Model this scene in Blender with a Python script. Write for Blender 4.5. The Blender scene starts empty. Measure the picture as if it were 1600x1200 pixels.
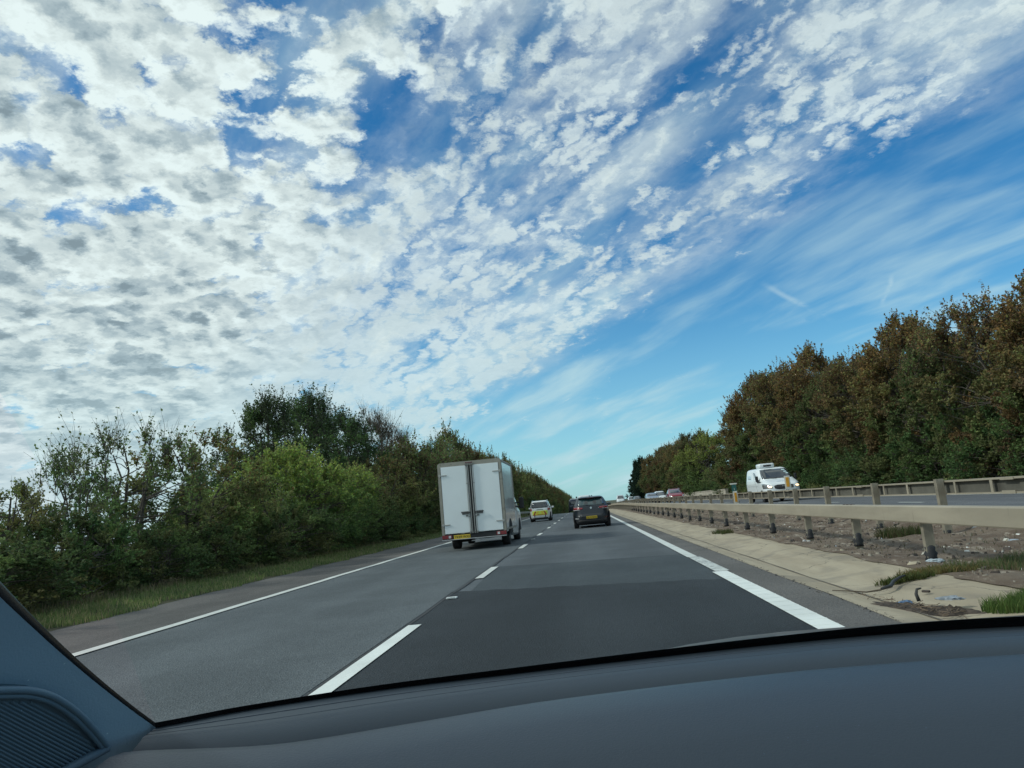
import bpy, bmesh, math, random
import numpy as np
from mathutils import Vector, Matrix

scene = bpy.context.scene
COL = scene.collection

# ---------------------------------------------------------------- camera
EYE = Vector((0.0, 0.0, 1.11))
ROLL, PITCH, YAW = math.radians(5.2), math.radians(9.2015), math.radians(4.4578)
_r0 = Vector((math.cos(YAW), math.sin(YAW), 0))
_fw = Vector((-math.sin(YAW) * math.cos(PITCH), math.cos(YAW) * math.cos(PITCH), math.sin(PITCH)))
_u0 = _r0.cross(_fw)
_R = math.cos(ROLL) * _r0 - math.sin(ROLL) * _u0
_U = math.sin(ROLL) * _r0 + math.cos(ROLL) * _u0
cam_data = bpy.data.cameras.new("camera")
cam = bpy.data.objects.new("camera", cam_data)
COL.objects.link(cam)
cam_data.sensor_width = 36.0
cam_data.lens = 27.0
cam_data.clip_start = 0.02
cam_data.clip_end = 20000
m = Matrix((_R, _U, -_fw)).transposed().to_4x4()
m.translation = EYE
cam.matrix_world = m
scene.camera = cam

# ---------------------------------------------------------------- view and sun
scene.view_settings.view_transform = 'Standard'
scene.view_settings.look = 'None'
scene.view_settings.exposure = 0.06
scene.view_settings.gamma = 1.0
SUN_EL, SUN_AZ = math.radians(38), math.radians(-100)      # ahead and to the left, behind the cloud
sun_dir = Vector((math.sin(SUN_AZ) * math.cos(SUN_EL), math.cos(SUN_AZ) * math.cos(SUN_EL), math.sin(SUN_EL)))
sun = bpy.data.lights.new("sun", 'SUN')
sun.energy = 2.2
sun.angle = math.radians(6)
sun.color = (1.0, 0.95, 0.86)
so = bpy.data.objects.new("sun", sun)
so.rotation_euler = sun_dir.to_track_quat('Z', 'Y').to_euler()
COL.objects.link(so)


# ---------------------------------------------------------------- node helper
class NT:
    def __init__(self, tree):
        self.t = tree

    def n(self, kind, props=None, **inp):
        nd = self.t.nodes.new(kind)
        for k, v in (props or {}).items():
            setattr(nd, k, v)
        for k, v in inp.items():
            self.set(nd, k, v)
        return nd

    def set(self, nd, k, v):
        s = nd.inputs[int(k[1:])] if (k[0] == 'i' and k[1:].isdigit()) else nd.inputs[k.replace('_', ' ')]
        if isinstance(v, bpy.types.NodeSocket):
            self.t.links.new(v, s)
        elif isinstance(v, bpy.types.Node):
            self.t.links.new(v.outputs[0], s)
        else:
            s.default_value = v

    def m(self, op, a, b=0.0, c=0.0, clamp=False):
        nd = self.n('ShaderNodeMath', {'operation': op, 'use_clamp': clamp}, i0=a, i1=b, i2=c)
        return nd.outputs[0]

    def vm(self, op, a, b=(0, 0, 0), scale=None):
        nd = self.n('ShaderNodeVectorMath', {'operation': op}, i0=a, i1=b)
        if scale is not None:
            self.set(nd, 'Scale', scale)
        return nd.outputs['Value'] if op in ('DOT_PRODUCT', 'LENGTH', 'DISTANCE') else nd.outputs[0]

    def ss(self, x, lo, hi, a=0.0, b=1.0):
        nd = self.n('ShaderNodeMapRange', {'interpolation_type': 'SMOOTHSTEP'}, i0=x, i1=lo, i2=hi, i3=a, i4=b)
        return nd.outputs[0]

    def mix(self, f, a, b, blend='MIX'):
        nd = self.t.nodes.new('ShaderNodeMix')
        nd.data_type = 'RGBA'
        nd.blend_type = blend
        for s, v in ((nd.inputs[0], f), (nd.inputs[6], a), (nd.inputs[7], b)):
            if isinstance(v, bpy.types.NodeSocket):
                self.t.links.new(v, s)
            else:
                s.default_value = v if not isinstance(v, tuple) or len(v) == 4 else (*v, 1)
        return nd.outputs[2]

    def noise(self, vec, scale, detail=4.0, rough=0.5, dist=0.0, lac=2.0):
        nd = self.n('ShaderNodeTexNoise', None, Vector=vec, Scale=scale, Detail=detail, Roughness=rough, Distortion=dist, Lacunarity=lac)
        return nd.outputs[0]


# ---------------------------------------------------------------- world: sky with a sheet of altocumulus
world = bpy.data.worlds.new("World")
scene.world = world
world.use_nodes = True
world.cycles.sampling_method = 'MANUAL'
world.cycles.sample_map_resolution = 256
wt = world.node_tree
wt.nodes.clear()
W = NT(wt)
out = W.n('ShaderNodeOutputWorld')
bg = W.n('ShaderNodeBackground', Strength=0.1)
wt.links.new(bg.outputs[0], out.inputs[0])
sky = W.n('ShaderNodeTexSky', {'sky_type': 'NISHITA', 'sun_disc': False, 'sun_elevation': SUN_EL, 'sun_rotation': SUN_AZ,
                               'altitude': 50.0, 'air_density': 1.0, 'dust_density': 0.4, 'ozone_density': 2.5})
tc = W.n('ShaderNodeTexCoord')
D = tc.outputs['Generated']
sep = W.n('ShaderNodeSeparateXYZ', None, Vector=D)
dz_ = W.m('MAXIMUM', sep.outputs[2], 0.0)
den = W.m('ADD', dz_, 0.22)
px = W.m('DIVIDE', sep.outputs[0], den)
py = W.m('DIVIDE', sep.outputs[1], den)
P = W.n('ShaderNodeCombineXYZ', None, X=px, Y=py).outputs[0]
A = W.vm('DOT_PRODUCT', P, (0.799, 0.602, 0))        # across the cloud streets
B = W.vm('DOT_PRODUCT', P, (-0.602, 0.799, 0))       # along them
wn = W.n('ShaderNodeTexNoise', None, Vector=P, Scale=3.2, Detail=2.0)
warp = W.vm('SCALE', W.vm('SUBTRACT', wn.outputs['Color'], (0.5, 0.5, 0.5)), scale=0.10)
wn2 = W.n('ShaderNodeTexNoise', None, Vector=P, Scale=26.0, Detail=4.0, Roughness=0.65)
warp2 = W.vm('SCALE', W.vm('SUBTRACT', wn2.outputs['Color'], (0.5, 0.5, 0.5)), scale=0.060)
den2 = W.m('ADD', dz_, 0.42)
PT = W.n('ShaderNodeCombineXYZ', None, X=W.m('DIVIDE', sep.outputs[0], den2), Y=W.m('DIVIDE', sep.outputs[1], den2)).outputs[0]
PW = W.vm('ADD', P, warp)
PF = W.vm('ADD', W.vm('ADD', PT, warp), warp2)                          # cauliflower edges
big = W.noise(P, 2.3, 2.0, 0.5)
med = W.noise(PW, 5.5, 3.0, 0.55)
medc = W.m('SUBTRACT', med, 0.5)
# coverage
S = W.m('SUBTRACT', 1.49, A)
S = W.m('ADD', S, W.m('MULTIPLY', medc, 0.16))
edge = W.ss(S, -0.06, 0.22)
gapn = W.m('ADD', A, W.m('MULTIPLY', W.m('SUBTRACT', big, 0.5), 0.25))
gapc = W.ss(B, 0.55, 1.1, 0.90, 1.11)
gap = W.m('SUBTRACT', 1.0, W.ss(W.m('ABSOLUTE', W.m('SUBTRACT', gapn, gapc)), 0.0, 0.12))
gap = W.m('MULTIPLY', gap, W.m('SUBTRACT', 1.0, W.ss(B, 1.4, 2.0)))
dist1 = W.vm('DISTANCE', W.vm('ADD', P, W.vm('SCALE', warp, scale=1.5)), (-0.31, 1.18, 0))
blob = W.m('SUBTRACT', 1.0, W.ss(dist1, 0.02, 0.38))
left = W.m('SUBTRACT', 1.0, W.ss(A, 0.35, 0.85))     # 1 in the thick left part
nleft = W.m('SUBTRACT', 1.0, left)


def vor(vec, scale, sm):
    nd = W.n('ShaderNodeTexVoronoi', {'feature': 'SMOOTH_F1'}, Vector=vec, Scale=scale, Smoothness=sm, Randomness=1.0)
    return W.m('SUBTRACT', 0.92, nd.outputs['Distance'])


puff1 = W.m('ADD', W.m('MULTIPLY', vor(PF, 14.0, 0.35), 0.66), W.m('MULTIPLY', vor(PF, 29.0, 0.3), 0.34))
f1 = W.noise(PF, 13.0, 6.0, 0.60)
f2 = W.noise(PF, 60.0, 3.0, 0.62)
AR = W.vm('DOT_PRODUCT', PF, (0.799, 0.602, 0))
BR = W.vm('DOT_PRODUCT', PF, (-0.602, 0.799, 0))
PR = W.n('ShaderNodeCombineXYZ', None, X=AR, Y=W.m('MULTIPLY', BR, 0.52)).outputs[0]   # the thin cloud fans out in streets
fr = W.noise(PR, 17.0, 5.0, 0.62)
h0 = W.m('ADD', W.m('MULTIPLY', puff1, 0.68), W.m('ADD', W.m('MULTIPLY', f1, 0.25), W.m('MULTIPLY', f2, 0.10)))
denR = W.m('ADD', W.m('MULTIPLY', vor(PR, 46.0, 0.30), 0.44), W.m('ADD', W.m('MULTIPLY', fr, 0.33), W.m('MULTIPLY', f2, 0.20)))
dn = W.m('ADD', W.m('MULTIPLY', h0, left), W.m('MULTIPLY', denR, nleft))
thr = W.m('SUBTRACT', 0.425, W.m('MULTIPLY', left, 0.09))
thr = W.m('ADD', thr, W.m('MULTIPLY', gap, 0.09))
thr = W.m('ADD', thr, W.m('MULTIPLY', blob, 0.10))
thr = W.m('SUBTRACT', thr, W.m('MULTIPLY', medc, 0.50))
thr = W.m('SUBTRACT', thr, W.m('MULTIPLY', W.ss(B, 1.0, 2.2), 0.13))
thr = W.m('ADD', thr, W.m('MULTIPLY', W.m('SUBTRACT', 1.0, edge), 0.42))
q = W.m('SUBTRACT', dn, thr)
lo = W.m('ADD', -0.12, W.m('MULTIPLY', left, 0.07))
hi = W.m('ADD', 0.20, W.m('MULTIPLY', left, -0.08))
alpha = W.ss(W.m('DIVIDE', W.m('SUBTRACT', q, lo), W.m('SUBTRACT', hi, lo)), 0.0, 1.0)
amax = W.m('ADD', 0.80, W.m('MULTIPLY', left, 0.19))
alpha = W.m('MULTIPLY', alpha, amax)
PV = W.n('ShaderNodeCombineXYZ', None, X=W.m('MULTIPLY', A, 2.6), Y=B).outputs[0]
veil = W.ss(W.noise(W.vm('ADD', PV, warp2), 3.2, 5.0, 0.6), 0.34, 0.72)
veil = W.m('MULTIPLY', W.m('MULTIPLY', veil, edge), W.m('SUBTRACT', 0.60, W.m('MULTIPLY', W.m('MAXIMUM', gap, blob), 0.42)))
alpha = W.m('MAXIMUM', alpha, W.m('ADD', W.m('MULTIPLY', alpha, 0.45), veil), clamp=True)
alpha = W.m('MINIMUM', alpha, 1.0)
# relief of the thick puffs: sunward side bright, the body grey
PFs = W.vm('ADD', PF, (-0.014, 0.010, 0))
pfs1 = W.m('ADD', W.m('MULTIPLY', vor(PFs, 14.0, 0.35), 0.66), W.m('MULTIPLY', vor(PFs, 29.0, 0.3), 0.34))
h1 = W.m('ADD', W.m('MULTIPLY', pfs1, 0.66), W.m('MULTIPLY', f1, 0.25))
rel = W.m('SUBTRACT', W.m('ADD', W.m('MULTIPLY', puff1, 0.66), W.m('MULTIPLY', f1, 0.25)), h1)
thick = W.ss(q, 0.05, 0.40)
lum = W.m('ADD', 1.0, W.m('MULTIPLY', W.m('MULTIPLY', rel, left), 2.4))
lum = W.m('SUBTRACT', lum, W.m('MULTIPLY', W.m('MULTIPLY', thick, left), 0.32))
lum = W.m('ADD', lum, W.m('MULTIPLY', W.m('SUBTRACT', big, 0.5), 0.45))
lum = W.m('ADD', lum, W.m('MULTIPLY', W.m('SUBTRACT', f2, 0.5), 0.25))
lum = W.m('MINIMUM', W.m('MAXIMUM', lum, 0.45), 1.15)
CB = 8.0
cw = W.mix(W.ss(lum, 0.45, 1.0), (0.68, 0.86, 0.98), (0.92, 1.0, 1.0))
cloud = W.vm('SCALE', cw, scale=W.m('MULTIPLY', lum, CB))
# thin cirrus and contrails on the clear side
PC = W.n('ShaderNodeCombineXYZ', None, X=W.m('MULTIPLY', A, 3.6), Y=W.m('MULTIPLY', B, 1.0)).outputs[0]
c1 = W.noise(W.vm('ADD', PC, W.vm('SCALE', warp, scale=2.0)), 1.5, 5.0, 0.52, 0.2)
cirr = W.m('MULTIPLY', W.ss(c1, 0.42, 0.80), W.ss(sep.outputs[2], 0.05, 0.35, 1.0, 0.5))


def streak(p0, p1, wid, amp):
    (x0, y0), (x1, y1) = p0, p1
    L = math.hypot(x1 - x0, y1 - y0)
    tx, ty = (x1 - x0) / L, (y1 - y0) / L
    PP = W.vm('ADD', P, W.vm('SCALE', warp, scale=0.5))
    t = W.m('SUBTRACT', W.vm('DOT_PRODUCT', PP, (tx, ty, 0)), x0 * tx + y0 * ty)
    s = W.m('ABSOLUTE', W.m('SUBTRACT', W.vm('DOT_PRODUCT', PP, (-ty, tx, 0)), -x0 * ty + y0 * tx))
    k = W.m('SUBTRACT', 1.0, W.ss(s, 0.0, wid))
    k = W.m('MULTIPLY', k, W.m('MULTIPLY', W.ss(t, 0, L * .3), W.m('SUBTRACT', 1.0, W.ss(t, L * .6, L))))
    return W.m('MULTIPLY', k, W.m('MULTIPLY', amp, W.ss(f1, 0.3, 0.6)))


skc = W.n('ShaderNodeHueSaturation', None, Hue=0.495, Saturation=1.30, Value=1.0, Color=sky.outputs[0]).outputs[0]
skc = W.mix(1.0, skc, (0.66, 1.07, 1.20), 'MULTIPLY')
hz = W.m('SUBTRACT', 1.0, W.ss(sep.outputs[2], -0.02, 0.30))
skc = W.mix(W.m('MULTIPLY', hz, 0.55), skc, (4.0, 6.9, 8.4))
c = W.mix(cirr, skc, (5.2, 7.0, 7.6))
for st in (((0.51, 2.0), (0.80, 2.30), 0.016, 0.34), ((0.85, 1.99), (0.90, 2.22), 0.010, 0.42), ((0.61, 2.35), (0.95, 2.05), 0.03, 0.16)):
    c = W.mix(streak(*st), c, (6.0, 7.4, 7.9))
cl_h = W.mix(W.m('MULTIPLY', hz, 0.8), cloud, (5.3, 6.9, 7.4))
c = W.mix(alpha, c, cl_h)
wt.links.new(c, bg.inputs['Color'])


# ---------------------------------------------------------------- materials
MATS = {}


def mat(name, col, rough=0.6, metal=0.0, var=0.0, scale=3.0, bump=0.0, bscale=40.0, spec=0.5, coat=0.0, dirt=None):
    """Principled material; var = relative value variation by object-space noise; bump = height strength."""
    if name in MATS:
        return MATS[name]
    mt = bpy.data.materials.new(name)
    mt.use_nodes = True
    t = NT(mt.node_tree)
    b = mt.node_tree.nodes['Principled BSDF']
    b.inputs['Roughness'].default_value = rough
    b.inputs['Metallic'].default_value = metal
    b.inputs['Specular IOR Level'].default_value = spec
    b.inputs['Coat Weight'].default_value = coat
    b.inputs['Coat Roughness'].default_value = 0.05
    b.inputs['Base Color'].default_value = (*col, 1)
    oc = t.n('ShaderNodeTexCoord').outputs['Object']
    if var or dirt:
        nz = t.noise(oc, scale, 5.0, 0.6)
        c_ = t.mix(t.ss(nz, 0.3, 0.7), tuple(x * (1 - var) for x in col), tuple(min(1, x * (1 + var)) for x in col))
        if dirt:
            nd = t.noise(oc, dirt[1], 6.0, 0.65, 0.5)
            c_ = t.mix(t.ss(nd, dirt[2], dirt[2] + 0.18), c_, dirt[0])
        t.set(b, 'Base_Color', c_)
    if bump:
        bp = t.n('ShaderNodeBump', None, Strength=min(1.0, bump), Distance=0.01, Height=t.noise(oc, bscale, 4.0, 0.6))
        t.set(b, 'Normal', bp)
    MATS[name] = mt
    return mt


def asphalt(name, c0, c1, wear=0.0, seed=0.0):
    mt = bpy.data.materials.new(name)
    mt.use_nodes = True
    t = NT(mt.node_tree)
    b = mt.node_tree.nodes['Principled BSDF']
    oc = t.vm('ADD', t.n('ShaderNodeTexCoord').outputs['Object'], (seed, seed * .7, 0))
    st = t.n('ShaderNodeMapping', None, Vector=oc, Scale=(1.0, 0.09, 1.0)).outputs[0]
    lane = t.noise(st, 0.9, 4.0, 0.55)
    xx = t.n('ShaderNodeSeparateXYZ', None, Vector=t.n('ShaderNodeTexCoord').outputs['Object']).outputs[0]
    trk = t.m('COSINE', t.m('MULTIPLY', t.m('ADD', t.m('ADD', xx, 1.87), t.m('MULTIPLY', t.m('SUBTRACT', lane, 0.5), 0.6)), 2 * math.pi / 1.825))   # polished wheel tracks, two to a lane
    lane = t.m('ADD', lane, t.m('MULTIPLY', trk, 0.07))
    blot = t.noise(oc, 0.7, 5.0, 0.6)
    grain = t.noise(oc, 42.0, 4.0, 0.8)
    agg = t.n('ShaderNodeTexVoronoi', {'feature': 'F1'}, Vector=oc, Scale=75.0).outputs['Distance']
    f = t.m('ADD', t.m('MULTIPLY', lane, 0.55), t.m('MULTIPLY', blot, 0.45))
    c_ = t.mix(t.ss(f, 0.36, 0.64), c0, c1)
    g = t.m('MAXIMUM', 0.25, t.m('ADD', -0.28, t.m('MULTIPLY', t.m('ADD', grain, t.m('MULTIPLY', agg, 0.45)), 1.75)))
    c_ = t.mix(1.0, c_, t.n('ShaderNodeCombineColor', None, i0=g, i1=g, i2=g).outputs[0], 'MULTIPLY')
    if wear:
        sp = t.n('ShaderNodeTexVoronoi', {'feature': 'F1'}, Vector=oc, Scale=38.0).outputs['Distance']
        c_ = t.mix(t.m('MULTIPLY', t.m('SUBTRACT', 1.0, t.ss(sp, 0.10, 0.2)), wear), c_, (0.30, 0.30, 0.28))
    t.set(b, 'Base_Color', c_)
    b.inputs['Roughness'].default_value = 0.86
    b.inputs['Specular IOR Level'].default_value = 0.35
    t.set(b, 'Normal', t.n('ShaderNodeBump', None, Strength=0.8, Distance=0.010, Height=t.m('ADD', grain, agg)))
    return mt


def line_paint(name, col, thr, scale=9.0):
    mt = bpy.data.materials.new(name)
    mt.use_nodes = True
    t = NT(mt.node_tree)
    b = mt.node_tree.nodes['Principled BSDF']
    oc = t.n('ShaderNodeTexCoord').outputs['Object']
    n1 = t.noise(oc, scale, 8.0, 0.72)
    n2 = t.noise(oc, 2.0, 3.0, 0.6)
    c_ = t.mix(t.ss(n2, 0.3, 0.7), tuple(x * 0.86 for x in col), col)
    c_ = t.mix(t.m('MULTIPLY', t.ss(n1, thr, thr + 0.09), 0.8), c_, (0.10, 0.105, 0.11))
    t.set(b, 'Base_Color', c_)
    b.inputs['Roughness'].default_value = 0.6
    return mt


# ---------------------------------------------------------------- mesh helpers
def tag(o, label=None, cat=None, group=None, kind=None):
    if label: o['label'] = label
    if cat: o['category'] = cat
    if group: o['group'] = group
    if kind: o['kind'] = kind
    return o


def empty(name, loc=(0, 0, 0), rz=0.0, **kw):
    o = bpy.data.objects.new(name, None)
    o.location = loc
    o.rotation_euler = (0, 0, rz)
    COL.objects.link(o)
    return tag(o, **kw)


def link(name, me, m=None, parent=None, smooth=False, loc=None):
    o = bpy.data.objects.new(name, me)
    COL.objects.link(o)
    for mm in (m if isinstance(m, (list, tuple)) else [m] if m else []):
        me.materials.append(mm)
    if parent: o.parent = parent
    if loc is not None: o.location = loc
    if smooth:
        me.polygons.foreach_set('use_smooth', [True] * len(me.polygons))
    return o


class MB:
    """collects verts and faces for one mesh"""
    def __init__(self):
        self.v, self.f, self.mi = [], [], []

    def add(self, vs, fs, mi=0):
        n = len(self.v)
        self.v += [tuple(v) for v in vs]
        self.f += [tuple(i + n for i in f) for f in fs]
        self.mi += [mi] * len(fs)
        return self

    def box(self, c, s, mi=0, rot=None, bev=0.0):
        hx, hy, hz = (q / 2 for q in s)
        if bev:
            bm = bmesh.new()
            bmesh.ops.create_cube(bm, size=1)
            for v in bm.verts: v.co = Vector((v.co.x * s[0], v.co.y * s[1], v.co.z * s[2]))
            bmesh.ops.bevel(bm, geom=bm.edges[:], offset=bev, segments=2, affect='EDGES', profile=0.6)
            vs = [v.co.copy() for v in bm.verts]
            bm.verts.index_update()
            fs = [[v.index for v in f.verts] for f in bm.faces]
            bm.free()
        else:
            vs = [Vector((x, y, z)) for x in (-hx, hx) for y in (-hy, hy) for z in (-hz, hz)]
            fs = [(0, 1, 3, 2), (4, 6, 7, 5), (0, 4, 5, 1), (2, 3, 7, 6), (0, 2, 6, 4), (1, 5, 7, 3)]
        if rot is not None: vs = [rot @ v for v in vs]
        c = Vector(c)
        return self.add([v + c for v in vs], fs, mi)

    def tube(self, pts, rad, n=8, mi=0, cap=True):
        pts = [Vector(p) for p in pts]
        rads = rad if isinstance(rad, (list, tuple)) else [rad] * len(pts)
        rings = []
        for i, p in enumerate(pts):
            d = (pts[min(i + 1, len(pts) - 1)] - pts[max(i - 1, 0)]).normalized()
            a = d.orthogonal().normalized() if i == 0 else (a - d * a.dot(d)).normalized()
            b = d.cross(a)
            rings.append([p + (a * math.cos(2 * math.pi * k / n) + b * math.sin(2 * math.pi * k / n)) * rads[i] for k in range(n)])
        vs = [v for r in rings for v in r]
        fs = [(i * n + k, i * n + (k + 1) % n, (i + 1) * n + (k + 1) % n, (i + 1) * n + k) for i in range(len(pts) - 1) for k in range(n)]
        if cap: fs += [tuple(range(n))[::-1], tuple((len(pts) - 1) * n + k for k in range(n))]
        return self.add(vs, fs, mi)

    def lathe(self, prof, c, axis='Z', n=24, mi=0):
        """prof: list of (r, h) revolved about the axis through c"""
        vs = []
        for r, h in prof:
            for k in range(n):
                a = 2 * math.pi * k / n
                x, y = r * math.cos(a), r * math.sin(a)
                vs.append(Vector((x, y, h)) if axis == 'Z' else Vector((h, x, y)) if axis == 'X' else Vector((x, h, y)))
        vs = [v + Vector(c) for v in vs]
        fs = [(i * n + k, i * n + (k + 1) % n, (i + 1) * n + (k + 1) % n, (i + 1) * n + k) for i in range(len(prof) - 1) for k in range(n)]
        fs += [tuple(range(n))[::-1], tuple((len(prof) - 1) * n + k for k in range(n))]
        return self.add(vs, fs, mi)

    def prism(self, poly, w0, w1, axis='X', mi=0):
        """polygon (a, b) extruded along axis between w0 and w1"""
        def P3(a, b, w):
            return (w, a, b) if axis == 'X' else (a, w, b) if axis == 'Y' else (a, b, w)
        n = len(poly)
        vs = [P3(a, b, w0) for a, b in poly] + [P3(a, b, w1) for a, b in poly]
        fs = [tuple(range(n))[::-1], tuple(range(n, 2 * n))] + [(i, (i + 1) % n, n + (i + 1) % n, n + i) for i in range(n)]
        return self.add(vs, fs, mi)

    def mesh(self, name='mesh'):
        me = bpy.data.meshes.new(name)
        me.from_pydata(self.v, [], self.f)
        if any(self.mi): me.polygons.foreach_set('material_index', self.mi)
        bm = bmesh.new(); bm.from_mesh(me)
        bmesh.ops.recalc_face_normals(bm, faces=bm.faces[:]); bm.to_mesh(me); bm.free()
        me.update()
        return me

    def build(self, name, m, parent=None, smooth=False, loc=None):
        o = link(name, self.mesh(name), m, parent, smooth, loc)
        if smooth: o.data.polygons.foreach_set('use_smooth', [len(p.vertices) <= 4 for p in o.data.polygons])
        return o


def np_mesh(name, V, F, nper=4, col=None, smooth=False):
    """mesh from numpy arrays, every face with nper corners"""
    me = bpy.data.meshes.new(name)
    V = np.ascontiguousarray(V, dtype=np.float32)
    F = np.ascontiguousarray(F, dtype=np.int32)
    me.vertices.add(len(V)); me.vertices.foreach_set('co', V.ravel())
    me.loops.add(F.size); me.loops.foreach_set('vertex_index', F.ravel())
    me.polygons.add(len(F))
    me.polygons.foreach_set('loop_start', np.arange(0, F.size, nper, dtype=np.int32))
    if smooth: me.polygons.foreach_set('use_smooth', np.ones(len(F), dtype=bool))
    if col is not None:
        at = me.color_attributes.new('col', 'FLOAT_COLOR', 'POINT')
        c4 = np.ones((len(V), 4), dtype=np.float32); c4[:, :3] = col
        at.data.foreach_set('color', c4.ravel())
    me.update(calc_edges=True)
    me.validate()
    return me


def text_mesh(txt, size, depth=0.004):
    cu = bpy.data.curves.new('lettering', 'FONT')
    cu.body = txt; cu.size = size; cu.extrude = depth / 2; cu.align_x = 'CENTER'; cu.align_y = 'CENTER'; cu.resolution_u = 3
    ob = bpy.data.objects.new('lettering', cu); COL.objects.link(ob)
    bpy.context.view_layer.update()
    me = bpy.data.meshes.new_from_object(ob.evaluated_get(bpy.context.evaluated_depsgraph_get()))
    bpy.data.objects.remove(ob); bpy.data.curves.remove(cu)
    return me


# ---------------------------------------------------------------- terrain
def crest(Y):
    t = max(0.0, Y - 75.0)
    d = -0.013 * t * t / 100 if t < 50 else -0.013 * (25 + (t - 50))
    return max(d, -6.5)


PROF = [(-3000, -2.0), (-60, -0.8), (-14, -0.1), (-9.2, 0.16), (-8.2, 0.12), (-7.45, 0.03), (-7.3, 0.0), (2.3, 0.0), (2.75, -0.06), (3.3, 0.01), (3.7, 0.03),
        (4.3, 0.0), (5.2, 0.04), (5.95, 0.06), (6.4, 0.18), (6.6, 0.2), (14.2, 0.10), (15.2, 0.08), (17, 0.25), (21, 0.7), (45, 1.3), (3000, 3.0)]


def prof(X):
    for (a, za), (b, zb) in zip(PROF, PROF[1:]):
        if X <= b: return za + (zb - za) * (X - a) / (b - a)
    return PROF[-1][1]


def gz(X, Y):
    t = min(1.0, max(0.0, (X - 4.0) / 4.0))
    k = 1 - 0.62 * t * t * (3 - 2 * t)
    return prof(X) + crest(Y) * k


YS = [-12, 0, 4, 6, 8, 10, 13, 17, 22, 28, 35, 43, 52, 60, 68] + list(range(75, 131, 4)) + [140, 160, 190, 230, 280, 340, 420, 520, 700, 1000, 2000, 5000]


def sheet(name, xs, ys, lift, m, kind='structure', label=None, cat=None, group=None, xf=None, smooth=True):
    """ground-following sheet; xf(x, y) may bend the x of a column"""
    vs, fs = [], []
    for y in ys:
        for x in xs:
            X = xf(x, y) if xf else x
            vs.append((X, y, gz(X, y) + lift))
    n = len(xs)
    for j in range(len(ys) - 1):
        for i in range(n - 1):
            fs.append((j * n + i, j * n + i + 1, (j + 1) * n + i + 1, (j + 1) * n + i))
    me = bpy.data.meshes.new(name); me.from_pydata(vs, [], fs)
    o = link(name, me, m, None, smooth)
    return tag(o, label, cat, group, kind)


def ysub(y0, y1):
    return sorted({y0, y1, *[y for y in YS if y0 < y < y1]})


rnd = random.Random(7)

# soil / grassland everywhere, lowered under the roads
def ground_mat():
    mt = bpy.data.materials.new('rough grassland'); mt.use_nodes = True
    t = NT(mt.node_tree); b = mt.node_tree.nodes['Principled BSDF']
    oc = t.n('ShaderNodeTexCoord').outputs['Object']
    a = t.noise(oc, 0.8, 6.0, 0.6); g = t.noise(oc, 25.0, 4.0, 0.7)
    c_ = t.mix(t.ss(a, 0.35, 0.65), (0.035, 0.055, 0.018), (0.085, 0.085, 0.035))
    c_ = t.mix(t.ss(g, 0.3, 0.75), c_, (0.05, 0.04, 0.025))
    t.set(b, 'Base_Color', c_); b.inputs['Roughness'].default_value = 0.95
    t.set(b, 'Normal', t.n('ShaderNodeBump', None, Strength=0.8, Distance=0.05, Height=g))
    return mt


M_ground = ground_mat()
gx = [-3000, -800, -200, -60, -30, -14, -9.2, -8.2, -7.5]
sheet('ground', gx + [-7.3, 2.3, 2.75, 3.3, 3.7, 4.3, 5.2, 5.95, 6.4, 6.6, 10, 14.2, 15.2, 17, 21, 30, 45, 200, 800, 3000], YS, -0.03, M_ground)
sheet('verge', [-14, -11, -9.2, -8.2, -7.75, -7.42], YS, 0.002, M_ground)

M_road = asphalt('worn asphalt', (0.070, 0.082, 0.092), (0.104, 0.121, 0.134))
M_road2 = asphalt('older lane asphalt', (0.076, 0.090, 0.098), (0.108, 0.126, 0.136), 0.25, 3.0)
M_patch = asphalt('fresh asphalt', (0.017, 0.023, 0.028), (0.029, 0.037, 0.044), 0.0, 9.0)
M_mid = asphalt('middle aged asphalt', (0.042, 0.054, 0.062), (0.062, 0.077, 0.087), 0.0, 5.0)
M_strip = asphalt('hard strip asphalt', (0.085, 0.083, 0.080), (0.135, 0.130, 0.124), 0.45, 7.0)
M_opp = asphalt('opposite carriageway asphalt', (0.10, 0.11, 0.125), (0.14, 0.15, 0.165), 0.0, 11.0)
jag = lambda a, s: (lambda x, y: x + a * math.sin(y * s) * math.sin(y * s * 0.37 + 1))
sheet('road', [-7.42, -7.3, -5.6, -1.95, 1.7, 1.9, 2.32], YS, 0.004, M_road)
sheet('road_nearside_lane', [-5.6, -3.7, -2.0], YS, 0.008, M_road2)
sheet('road_hard_strip', [-7.4, -6.5, -5.58], YS, 0.008, M_strip)
sheet('road_offside_strip', [1.86, 2.1, 2.30], YS, 0.008, M_strip)
# resurfaced areas ahead of the car: a fresh dark slab and an older one beyond
def slab(name, pts, lift, m):
    me = bpy.data.meshes.new(name)
    me.from_pydata([(x, y, gz(x, y) + lift) for x, y in pts], [], [tuple(range(len(pts)))])
    return tag(link(name, me, m), kind='structure')


slab('road_fresh_patch', [(-1.98, -12), (1.86, -12), (1.86, 4), *[(1.84 - 0.16 * i, 10.08 + 0.050 * i + 0.045 * math.sin(i * 2.3) + 0.03 * math.sin(i * 5.1)) for i in range(24)], (-2.02, 11.3), (-1.99, 9), (-1.97, 4)], 0.012, M_patch)
slab('road_older_patch', [(-1.72, 10.9), (-0.9, 10.7), (0.1, 10.4), (1.0, 10.2), (1.84, 9.9), (1.86, 14.75), (0.6, 15.0), (-1.0, 15.3), (-1.86, 15.6)], 0.008, M_mid)
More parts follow.
